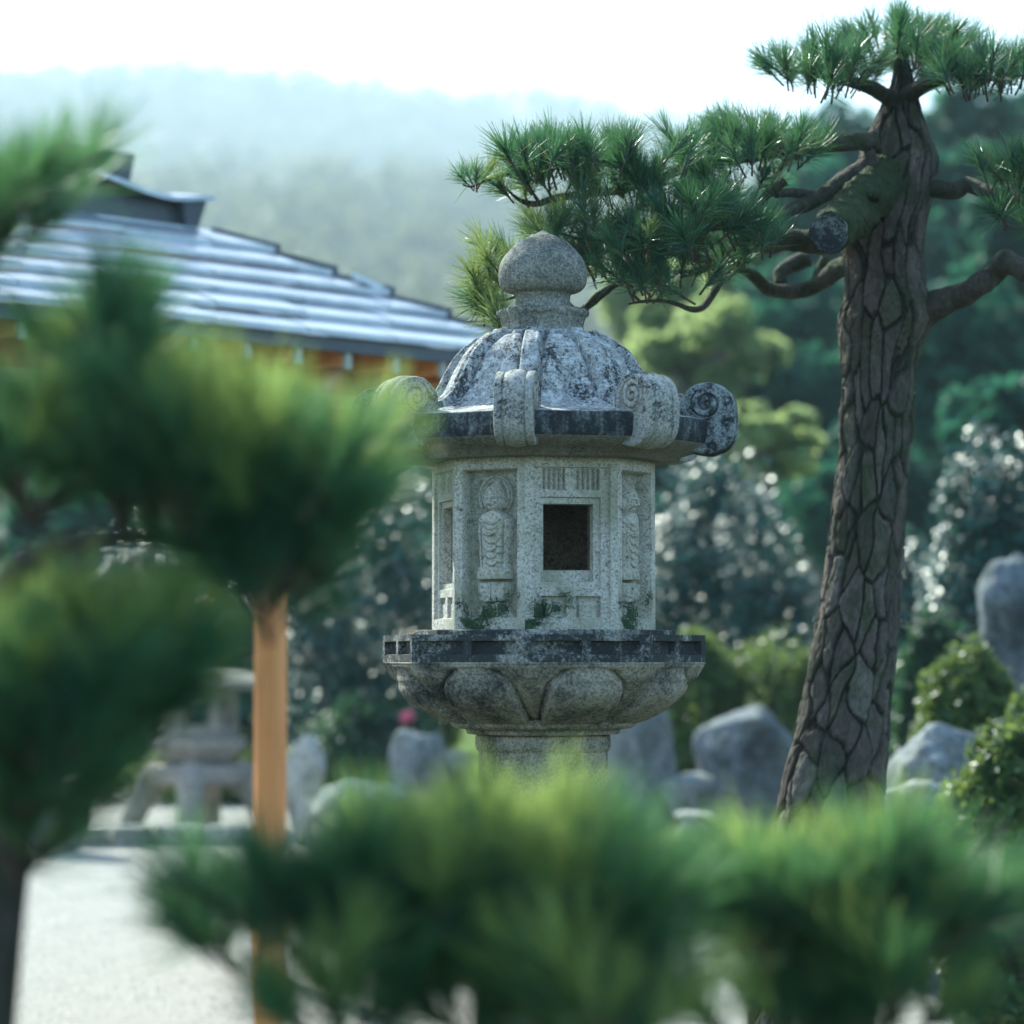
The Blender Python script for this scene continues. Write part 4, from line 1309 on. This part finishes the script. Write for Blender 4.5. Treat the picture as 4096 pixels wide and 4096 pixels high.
    # ridge course and box
    def slabW(a0, a1, b0, b1, z0, z1, name, mat, flare=0):
        V = []
        for zz, f in ((z0, 0), (z1, flare)):
            for (a_, b_) in ((a0 - f, b0 - f * .5), (a1 + f, b0 - f * .5), (a1 + f, b1 + f * .5), (a0 - f, b1 + f * .5)):
                V.append(W(a_, b_, zz))
        F = np.array([[3, 2, 1, 0], [4, 5, 6, 7], [0, 1, 5, 4], [1, 2, 6, 5], [2, 3, 7, 6], [3, 0, 4, 7]])
        return mesh_np(name, np.array(V), F, mat, root, smooth=False)
    slabW(b - .02, 3.2, b - .02, b + .3, z - .02, z + .03, 'ridge_course', slate)
    o = slabW(b + .02, 3.1, b + .04, b + .24, z + .03, z + .12, 'ridge_box', slate_d)
    o = slabW(b + .045, b + .10, b + .0, b + .26, z + .03, z + .135, 'ridge_end_plate', slate_d, .03)
    # curved cap along the ridge box
    Vc = []
    for i, a_ in enumerate(np.linspace(b - .01, b + .75, 14)):
        zz = z + .125 + .085 * (1 - smst(0, .8, 1 - (a_ - b) / .76)) * 1.0 + .02 * math.exp(-((a_ - b) / .12) ** 2)
        for (b_, dz) in ((b - .03, -.012), (b - .03, .006), (b + .14, .03), (b + .3, .006), (b + .3, -.012)):
            Vc.append(W(a_, b_, zz + dz))
    mesh_np('ridge_cap', np.array(Vc), grid_faces(5, 14), slate, root, sharp=30)
    slabW(b + .12, b + .72, b + .05, b + .22, z + .1, z + .15, 'ridge_box', slate_d)
    slabW(b + .30, b + .55, b + .08, b + .2, z + .16, z + .28, 'ridge_ornament', slate_d, .02)


build_pavilion()


# ------------------------------------------------------------------ small legged lantern in the distance
def build_small_lantern():
    D = 16.5
    u = D / FPX
    c = P(800, 2630, D)
    gz = EYE - (3325 - 2630) * u
    root = empty('snow_viewing_lantern', (c[0], c[1], gz), 'low stone lantern on four splayed legs left of the orange post', 'stone lantern')
    ms = M['far_stone']
    h = lambda y: (3325 - y) * u

    def ring8(r, z, n=8, a0=0): return [(r, z)]
    V, F = lathe([(.002, h(2668) + .02), (.05, h(2660)), (.12, h(2672)), (.25, h(2688)), (.42, h(2712)), (.475, h(2722)), (.485, h(2735)), (.46, h(2746)), (.30, h(2756)), (.02, h(2758))], 6 * 8)
    k = 6
    az = np.arctan2(V[:, 0], -V[:, 1]); rel = (az + PI / k) % (2 * PI / k) - PI / k
    f = math.cos(PI / k) / np.cos(rel - 0) if False else math.cos(PI / k) / np.cos(np.abs(rel) - PI / k)
    V[:, 0] *= f; V[:, 1] *= f
    mesh_np('roof', V, F, ms, root, local=True, sharp=40)
    V, F = lathe(smooth_prof([(.002, h(2590)), (.035, h(2608)), (.055, h(2630)), (.035, h(2650)), (.06, h(2658)), (.07, h(2668))], 20), 24)
    mesh_np('finial', V, F, ms, root, local=True)
    # light chamber: six posts and rails, with a lining behind
    rc = .185
    for i in range(6):
        a = R(30 + 60 * i)
        V, F = box((math.sin(a) * rc, -math.cos(a) * rc, (h(2757) + h(2945)) / 2), (.024, .024, (h(2757) - h(2945)) / 2), rotz(a))
        mesh_np('chamber_post', V, F, ms, root, local=True, smooth=False)
    for i in range(6):
        a = R(60 * i); ap = rc * math.cos(R(30)); hw = rc * .5 - .024
        for z0, z1 in ((h(2945), h(2900)), (h(2790), h(2757))):
            V, F = box((math.sin(a) * ap, -math.cos(a) * ap, (z0 + z1) / 2), (hw + .01, .016, (z1 - z0) / 2), rotz(a))
            mesh_np('chamber_rail', V, F, ms, root, local=True, smooth=False)
        if i in (1, 2, 4, 5):
            V, F = box((math.sin(a) * ap, -math.cos(a) * ap, (h(2900) + h(2790)) / 2), (.008, .014, (h(2790) - h(2900)) / 2), rotz(a))
            mesh_np('chamber_bar', V, F, ms, root, local=True, smooth=False)
    V, F = lathe([(.05, h(2945)), (.27, h(2947)), (.285, h(2955)), (.285, h(2982)), (.25, h(3005)), (.19, h(3050)), (.05, h(3056))], 48)
    az = np.arctan2(V[:, 0], -V[:, 1]); rel = (az + PI / k) % (2 * PI / k) - PI / k
    f = math.cos(PI / k) / np.cos(np.abs(rel) - PI / k)
    V[:, 0] *= f; V[:, 1] *= f
    mesh_np('platform', V, F, ms, root, local=True, sharp=40)
    V, F = lathe(smooth_prof([(.05, h(3052)), (.26, h(3056)), (.29, h(3075)), (.29, h(3110)), (.26, h(3130)), (.05, h(3135))], 20), 32)
    mesh_np('leg_block', V, F, ms, root, local=True)
    for i in range(4):
        a = R(-3 + 90 * i)
        pts = []
        for (r_, y) in ((.2, 3085), (.27, 3130), (.32, 3200), (.37, 3280), (.38, 3345)):
            pts.append([math.sin(a) * r_, -math.cos(a) * r_, h(y)])
        V, F = tube(pts, [.09, .085, .07, .065, .068], 12, 6)
        mesh_np('leg', V, F, ms, root, local=True)


build_small_lantern()


# ------------------------------------------------------------------ rocks
def rock(name, px, py, hw, hh, d, label, mat='rock', seed=0, depth=None, tilt=0, flat=None, cat='rock', grounded=True):
    """centre pixel, half width/height in pixels, depth"""
    u = d / FPX
    c = P(px, py, d)
    gz = float(ground(c[0], c[1])) - .06
    import bmesh
    bm = bmesh.new(); bmesh.ops.create_icosphere(bm, subdivisions=5, radius=1.0)
    V = np.array([v.co[:] for v in bm.verts]); F = np.array([[v.index for v in f.verts] for f in bm.faces]); bm.free()
    r_ = np.random.default_rng(seed)
    # planar cuts
    for k in range(11):
        nn = r_.normal(size=3); nn /= np.linalg.norm(nn)
        lim = r_.uniform(.5, .85)
        dd = V @ nn
        V = V - nn * np.clip(dd - lim, 0, None)[:, None] * .92
    off = r_.uniform(-50, 50, 3)
    nz = np.array([fbm(v * 1.8 + off, 6) for v in V])
    V = V * (1 + .11 * nz)[:, None]
    V = V / np.abs(V).max(0)
    low = (c[2] - gz) / (hh * u)
    if grounded and low > 1: V[:, 2] = np.where(V[:, 2] < 0, V[:, 2] * low, V[:, 2])
    V = V * np.array([hw * u, (depth or hw * .8) * u, hh * u])
    if tilt:
        a = R(tilt); V = V @ np.array([[math.cos(a), 0, math.sin(a)], [0, 1, 0], [-math.sin(a), 0, math.cos(a)]]).T
    o = mesh_np(name, V + c, F, M[mat], None)
    o.data.transform(Matrix.Translation(-Vector(c))); o.location = Vector(c)
    tag(o, label, cat, 'rocks set about the garden')
    return o


rock('garden_rock', 1668, 3120, 120, 215, 15.2, 'upright grey rock just left of the lantern column', seed=1)
rock('garden_rock', 1820, 3120, 100, 130, 15.4, 'low dark rock between the upright rock and the lantern column', 'dark_rock', seed=2)
rock('garden_rock', 2560, 2990, 150, 330, 14.7, 'tall pale grey slab behind the right side of the lantern bowl', seed=3, depth=90)
rock('garden_rock', 2960, 3010, 260, 210, 14.7, 'broad boulder with a sunlit top between lantern and trunk', 'dark_rock', seed=4)
rock('garden_rock', 2790, 3200, 160, 110, 14.6, 'low pale rock at the foot of the broad boulder', seed=5)
rock('garden_rock', 3760, 3060, 250, 190, 11.3, 'sloping grey boulder to the right of the trunk', seed=6)
rock('garden_rock', 3650, 3180, 130, 60, 10.8, 'flat pale stone at the right foot of the trunk', 'pale_rock', seed=7)
rock('garden_rock', 4030, 2500, 165, 290, 12.6, 'tall standing rock at the right edge above the azaleas', 'dark_rock', seed=8, tilt=8)
rock('garden_rock', 3640, 2780, 90, 170, 15.6, 'narrow shaded rock half hidden behind the trunk', 'dark_rock', seed=9)
rock('garden_rock', 1220, 3120, 90, 180, 15.2, 'pale mottled rock beside the orange post', 'pale_rock', seed=10)
rock('garden_rock', 220, 3150, 165, 190, 15.0, 'smooth dark rounded rock left of the legged lantern', 'dark_rock', seed=11)
rock('garden_rock', 1450, 3300, 210, 190, 14.0, 'rounded boulder with a bright rim low by the yellow pine hump', 'rock', seed=12)
rock('garden_rock', 2790, 3350, 110, 95, 14.0, 'small pale stone between the two low pines', 'pale_rock', seed=13)
rock('garden_rock', 2790, 3270, 95, 28, 14.0, 'flat pale capping stone lying on the small pale stone', 'pale_rock', seed=14, grounded=False)


# border of flat edging stones at the lower left
def edging():
    i = 0
    x = -60
    names = ['first', 'second']
    root = empty('stone_kerb', (P(220, 3400, 15.3) * [1, 1, 0] + [0, 0, .48]), 'pale rough stone edging along the path at the lower left', 'kerb')
    while x < 900:
        w = random.uniform(60, 110)
        c = P(x + w, 3370 + .05 * x, 15.3)
        c[2] = float(ground(c[0], c[1])) + .045
        V, F = box(c, (w * .95 * 15.3 / FPX, .10, .06), rotz(random.uniform(-.08, .08)), .9)
        o = mesh_np('kerb_stone', V, F, M['pale_rock'], root, smooth=False)
        bevel(o, .015, 3)
        x += 2 * w


edging()


# ------------------------------------------------------------------ shrubs and trees
M['azalea'] = leafmat('azalea_leaves', (.02, .085, .03), (.09, .17, .04), .4, .4, .33, (.45, .58, .12), 3)
M['azalea_dark'] = leafmat('dark_azalea_leaves', (.015, .055, .04), (.03, .10, .05), .45, .4, .25, (.15, .35, .1), 3)
M['camellia'] = leafmat('camellia_leaves', (.008, .065, .06), (.026, .12, .095), .37, .55, .14, (.1, .34, .16), 2, (.15, .7))
M['forest'] = leafmat('forest_leaves', (.006, .065, .06), (.025, .14, .09), .6, .2, .3, (.14, .44, .22), 1)
M['bright'] = leafmat('bright_leaves', (.08, .19, .09), (.24, .34, .13), .5, .3, .6, (.66, .76, .3), 1)
M['hillwood'] = leafmat('hill_leaves', (.075, .095, .07), (.13, .145, .09), .7, .2, .25, (.36, .4, .2), .08)
M['grey_bark'] = simple('grey_trunk_bark', (.10, .095, .08), (.22, .21, .18), 14, .9, .2, .5, (1, 1, .3))


def shrub(name, px, py, hw, hh, d, label, cat, mat, nleaf=2600, size=.045, group=None, r_in=.75, ncl=60, spread=.3, depth=None, stem=True, flat=.0):
    u = d / FPX
    c = P(px, py, d)
    gz = float(ground(c[0], c[1]))
    root = empty(name, (c[0], c[1], gz), label, cat, group)
    top = c[2] + hh * u
    if c[2] - hh * u > gz:
        nh = (top - gz + .05) / 2
        nleaf = int(nleaf * (1 + .8 * (nh / (hh * u) - 1))); ncl = int(ncl * (1 + .8 * (nh / (hh * u) - 1)))
        c = np.array([c[0], c[1], top - nh]); hh = nh / u
    h = np.array([hw * u, (depth or hw * .8) * u, hh * u])
    pts, K = clumped(c, h * (1 - spread * .7), ncl, nleaf, spread, r_in)
    # keep leaves above the ground
    pts = pts[pts[:, 2] > gz - .02]
    V, F = leaf_cloud(pts, size, 1.25 if cat == 'camellia' else 1.1, (-.5, -.42, .8) if cat == 'camellia' else (-.1, -.1, .9), .5 if cat == 'camellia' else .8)
    mesh_np('foliage', V, F, M[mat], root, smooth=False)
    if stem:
        Vs = []
        for k in range(5):
            a = random.uniform(0, 6.28)
            q = c + np.array([math.cos(a) * h[0] * .55, math.sin(a) * h[1] * .5, random.uniform(-.1, .5) * h[2]])
            Vs.append(tube([np.array([c[0] + .05 * math.cos(a), c[1] + .05 * math.sin(a), gz - .05]), (c * [1, 1, 0] + [0, 0, gz] + q) / 2, q], [.02 + .03 * h[2], .015 + .02 * h[2], .006], 6, 4))
        V, F = join(Vs)
        mesh_np('stems', V, F, M['grey_bark'], root)
    return root


AZ = 'clipped azalea mounds'
shrub('azalea_bush', 3880, 2760, 270, 200, 12.0, 'rounded azalea with yellow tips right of the trunk at mid height', 'azalea', 'azalea', 11000, .036, AZ, r_in=.86, ncl=120, spread=.2, depth=240)
shrub('azalea_bush', 4130, 3230, 430, 390, 10.0, 'large azalea mound in the lower right corner', 'azalea', 'azalea', 21000, .034, AZ, r_in=.9, ncl=300, spread=.15)
shrub('azalea_bush', 4080, 2830, 130, 100, 11.4, 'small azalea at the right edge above the corner mound', 'azalea', 'azalea', 1800, .032, AZ)
shrub('azalea_bush', 3740, 2500, 190, 130, 13.6, 'dark clipped mound left of the tall standing rock', 'azalea', 'azalea_dark', 3600, .045, AZ)
shrub('azalea_bush', 3080, 2700, 290, 210, 15.7, 'sunlit topped azalea left of the trunk', 'azalea', 'azalea', 4600, .042, AZ)
shrub('azalea_bush', 2770, 2700, 230, 230, 15.7, 'green mound with glowing top beside the lantern platform', 'azalea', 'azalea', 5000, .044, AZ)
shrub('azalea_bush', 1480, 2960, 330, 190, 16.6, 'wide dark azalea mound with one pink bloom left of the lantern', 'azalea', 'azalea_dark', 6000, .042, AZ)
shrub('azalea_bush', 1700, 2830, 180, 130, 19.0, 'pale green azalea behind the flowering mound', 'azalea', 'azalea', 2600, .05, AZ)
shrub('azalea_bush', 2500, 2760, 140, 150, 18.5, 'green azalea peeping out under the right of the bowl', 'azalea', 'azalea', 2200, .05, AZ)
shrub('azalea_bush', 330, 2930, 260, 90, 20.5, 'low sunlit azalea seen under the left pine', 'azalea', 'azalea', 2200, .055, AZ)
shrub('azalea_bush', 850, 3030, 420, 60, 19.5, 'low green hedge behind the legged lantern', 'azalea', 'azalea', 3000, .05, AZ)
# pink bloom
c = P(1632, 2866, 16.25)
V, F = leaf_cloud(c + ball_pts(26, .5) * .036, .045, 1.6)
fl = leafmat('pink_petals', (.75, .12, .2), (.85, .2, .3), .5, .3, .4)
o = mesh_np('azalea_flower', V, F, fl, None, smooth=False); tag(o, 'single pink flower on the azalea left of the bowl', 'flower')

CA = 'glossy leaved camellia trees'
shrub('camellia_tree', 1420, 2290, 420, 540, 17.5, 'glossy dark camellia filling the gap between orange post and lantern', 'camellia', 'camellia', 9500, .052, CA, r_in=.5, ncl=110, spread=.26)
shrub('camellia_tree', 1050, 2450, 330, 330, 20.0, 'dim camellia behind the orange post', 'camellia', 'camellia', 4200, .066, CA, r_in=.5, ncl=70)
shrub('camellia_tree', 2900, 2220, 440, 480, 17.0, 'glossy camellia sparkling between lantern and trunk', 'camellia', 'camellia', 10500, .05, CA, r_in=.5, ncl=120, spread=.25)
shrub('camellia_tree', 2500, 2400, 260, 400, 18.0, 'darker camellia close behind the light chamber', 'camellia', 'camellia', 4000, .062, CA, r_in=.5, ncl=60)
shrub('camellia_tree', 3960, 2080, 340, 400, 14.5, 'glossy camellia right of the trunk in the upper shade', 'camellia', 'camellia', 8500, .044, CA, r_in=.5, ncl=100, spread=.25)
shrub('camellia_tree', 3700, 2350, 330, 280, 15.5, 'low shaded camellia directly behind the trunk', 'camellia', 'camellia', 4200, .055, CA, r_in=.5, ncl=60)
shrub('camellia_tree', 700, 2300, 420, 400, 21, 'camellia dimly seen between the two left pine pads', 'camellia', 'camellia', 5200, .075, CA, r_in=.5, ncl=70)


def tree(px, py, hw, hh, d, label, mat, nleaf=3500, size=.13, tw=60, lean=0, ncl=60, spread=.3, base=2750, trunk=True):
    u = d / FPX
    c = P(px, py, d)
    gz = float(ground(c[0], c[1]))
    root = empty('woodland_tree', (c[0], c[1], gz), label, 'tree', 'woodland trees behind the garden')
    h = np.array([hw * u, hw * .8 * u, hh * u])
    if mat == 'bright': ncl, spread = 34, .24
    if mat == 'forest': ncl, spread = int(ncl * 1.3), .24
    pts, K = clumped(c, h * (1 - spread * .6), ncl, nleaf, spread, .2 if mat == 'bright' else .3)
    pts = pts[pts[:, 2] > gz + .05]
    V, F = leaf_cloud(pts, size, 1.2, (0, 0, .8), .8)
    mesh_np('crown', V, F, M[mat], root, smooth=False)
    b = np.array([c[0] + lean * u, c[1], gz - .1])
    top = c + np.array([0, 0, h[2] * .5])
    V, F = tube([b, b * .66 + top * .34 + np.array([.05, 0, 0]), c, top], [tw * u * .6, tw * u * .5, tw * u * .35, tw * u * .12], 12, 8, .08, 4)
    mesh_np('trunk', V, F, M['grey_bark'], root)
    parts = []
    for k in range(6):
        q = K[random.randrange(len(K))]
        s_ = b + (top - b) * random.uniform(.45, .8)
        parts.append(tube([s_, (s_ + q) / 2 + np.array([0, 0, .08 * h[2]]), q], [tw * u * .2, tw * u * .13, tw * u * .05], 7, 5))
    V, F = join(parts)
    mesh_np('limbs', V, F, M['grey_bark'], root)
    return root


tree(2850, 1420, 330, 330, 27, 'sunlit yellow green tree with a pale trunk above the right scrolls', 'bright', 3600, .14, 120, 20, base=2600)
tree(2560, 1500, 260, 300, 33, 'pale hazy green tree just right of the finial', 'bright', 3000, .17, 80)
tree(3120, 1420, 340, 420, 30, 'dark teal tree immediately left of the trunk', 'forest', 4600, .15, 70)
tree(3050, 1760, 280, 180, 22, 'low bright leafy tree hanging above the sparkling camellia', 'bright', 2600, .11, 50)
tree(3880, 1500, 330, 420, 24, 'dark tree behind the lower right pine branch', 'forest', 5200, .13, 60, 160)
tree(4130, 1100, 330, 480, 29, 'tall dark tree at the right edge', 'forest', 5200, .15, 70, 120)
tree(3560, 1350, 330, 600, 34, 'tall dark tree hidden behind the pine trunk', 'forest', 6000, .17, 70)
tree(3250, 960, 360, 330, 37, 'dark crown seen through the upper pine branches', 'forest', 4600, .19, 70)
tree(3800, 850, 360, 300, 36, 'dark crown behind the upper right pine branch', 'forest', 4600, .19, 70)
tree(2780, 1050, 300, 250, 41, 'light crown glimpsed through the pine needles', 'bright', 3200, .22, 80)
tree(3450, 2000, 420, 340, 25, 'shaded undergrowth tree low behind the trunk', 'forest', 5200, .14, 50)
tree(2450, 1900, 330, 260, 27, 'hazy green tree behind the light chamber', 'forest', 3600, .15, 50)
tree(4050, 1750, 300, 330, 22, 'black green tree above the right camellia', 'forest', 4200, .12, 50)
tree(1500, 2000, 330, 200, 30, 'blue grey tree behind the left camellia', 'forest', 3200, .17, 50)
tree(1050, 2000, 420, 260, 32, 'misty tree under the pavilion eave', 'forest', 3600, .18, 50)
tree(300, 2300, 420, 420, 28, 'dark tree hidden behind the left pine', 'forest', 4200, .17, 60)
tree(1780, 2450, 170, 330, 26, 'slim tree just left of the light chamber', 'forest', 2200, .14, 40)


def hill_h(x, y):
    t = min(1, max(0, (y - 90) / 1250))
    return 1.8 + 222 * t ** 1.08 + 30 * mnoise.noise(Vector((x * .0034, y * .0034, 1.7))) * t - .06 * x * t


tree(3330, 820, 360, 430, 42, 'broad teal crown behind the pine trunk top', 'forest', 5200, .2, 70)
tree(3960, 720, 380, 460, 40, 'tall teal crown above the upper right branch', 'forest', 5600, .2, 70)
tree(2960, 1250, 230, 260, 38, 'pale green crown between the scroll and the pine trunk', 'bright', 2600, .17, 90)
tree(2600, 1180, 220, 260, 46, 'small glowing crown low behind the pine needles', 'bright', 2600, .2, 80)
tree(3250, 1700, 300, 300, 27, 'mid teal tree beside the trunk above the camellia', 'forest', 4400, .13, 50)
tree(4700, 1500, 520, 900, 26, 'tall tree just past the right edge of the view', 'forest', 6000, .15, 80)
tree(5600, 1500, 620, 900, 28, 'broad tree well past the right edge of the view', 'forest', 6000, .17, 80)
tree(-700, 1900, 620, 700, 27, 'broad tree well past the left edge of the view', 'forest', 6000, .17, 80)
tree(2720, 1330, 220, 270, 30, 'glowing yellow green tree close right of the finial', 'bright', 3000, .13, 60)
tree(2780, 1750, 280, 260, 31, 'soft teal tree above the sparkling camellia', 'forest', 3600, .15, 60)


def build_hill():
    ys = np.concatenate([np.linspace(46, 160, 16), np.linspace(190, 1780, 50)]); xs = np.linspace(-580, 580, 120)
    X, Y = np.meshgrid(xs, ys)
    Z = np.array([[hill_h(x, y) for x in xs] for y in ys])
    V = np.stack([X.ravel(), Y.ravel(), Z.ravel()], 1)
    hm = simple('hill_soil', (.07, .10, .05), (.12, .14, .07), .4, .9, .1, .2)
    o = mesh_np('hill', V, grid_faces(len(xs), len(ys)), hm)
    tag(o, 'wooded hillside rising hazily behind the garden', kind='structure')
    C = []; Sz = []
    for i in range(1950):
        y = 95 + 1270 * random.uniform(0, 1) ** .85; hwid = .24 * y + 8
        x = random.uniform(-hwid, hwid)
        s_ = random.uniform(2.6, 5.2) * (.7 + y / 500)
        z = hill_h(x, y) + s_ * .5
        k = 90
        C.append(ball_pts(k, .75) * np.array([s_, s_, s_ * 1.15]) + np.array([x, y, z])); Sz.append(np.full(k, .36 * s_))
    V, F = leaf_cloud(np.concatenate(C), np.concatenate(Sz), 1.5)
    o = mesh_np('hill_woodland', V, F, M['hillwood'], None, smooth=False)
    tag(o, 'hazy wood covering the far hillside', 'woodland', kind='stuff')


build_hill()


def build_haze():
    me = bpy.data.meshes.new('haze')
    V, F = box((0, 900, 140), (600, 940, 142))
    m = bpy.data.materials.new('garden_haze'); m.use_nodes = True
    nt = m.node_tree; nt.nodes.clear()
    out = nt.nodes.new('ShaderNodeOutputMaterial'); pv = nt.nodes.new('ShaderNodeVolumePrincipled')
    pv.inputs['Color'].default_value = (.7, .88, 1.0, 1); pv.inputs['Density'].default_value = .00085
    pv.inputs['Anisotropy'].default_value = .15
    nt.links.new(pv.outputs[0], out.inputs['Volume'])
    o = mesh_np('haze', V, F, m, None, smooth=False)
    tag(o, 'thin blue haze hanging over the garden', kind='stuff')


build_haze()
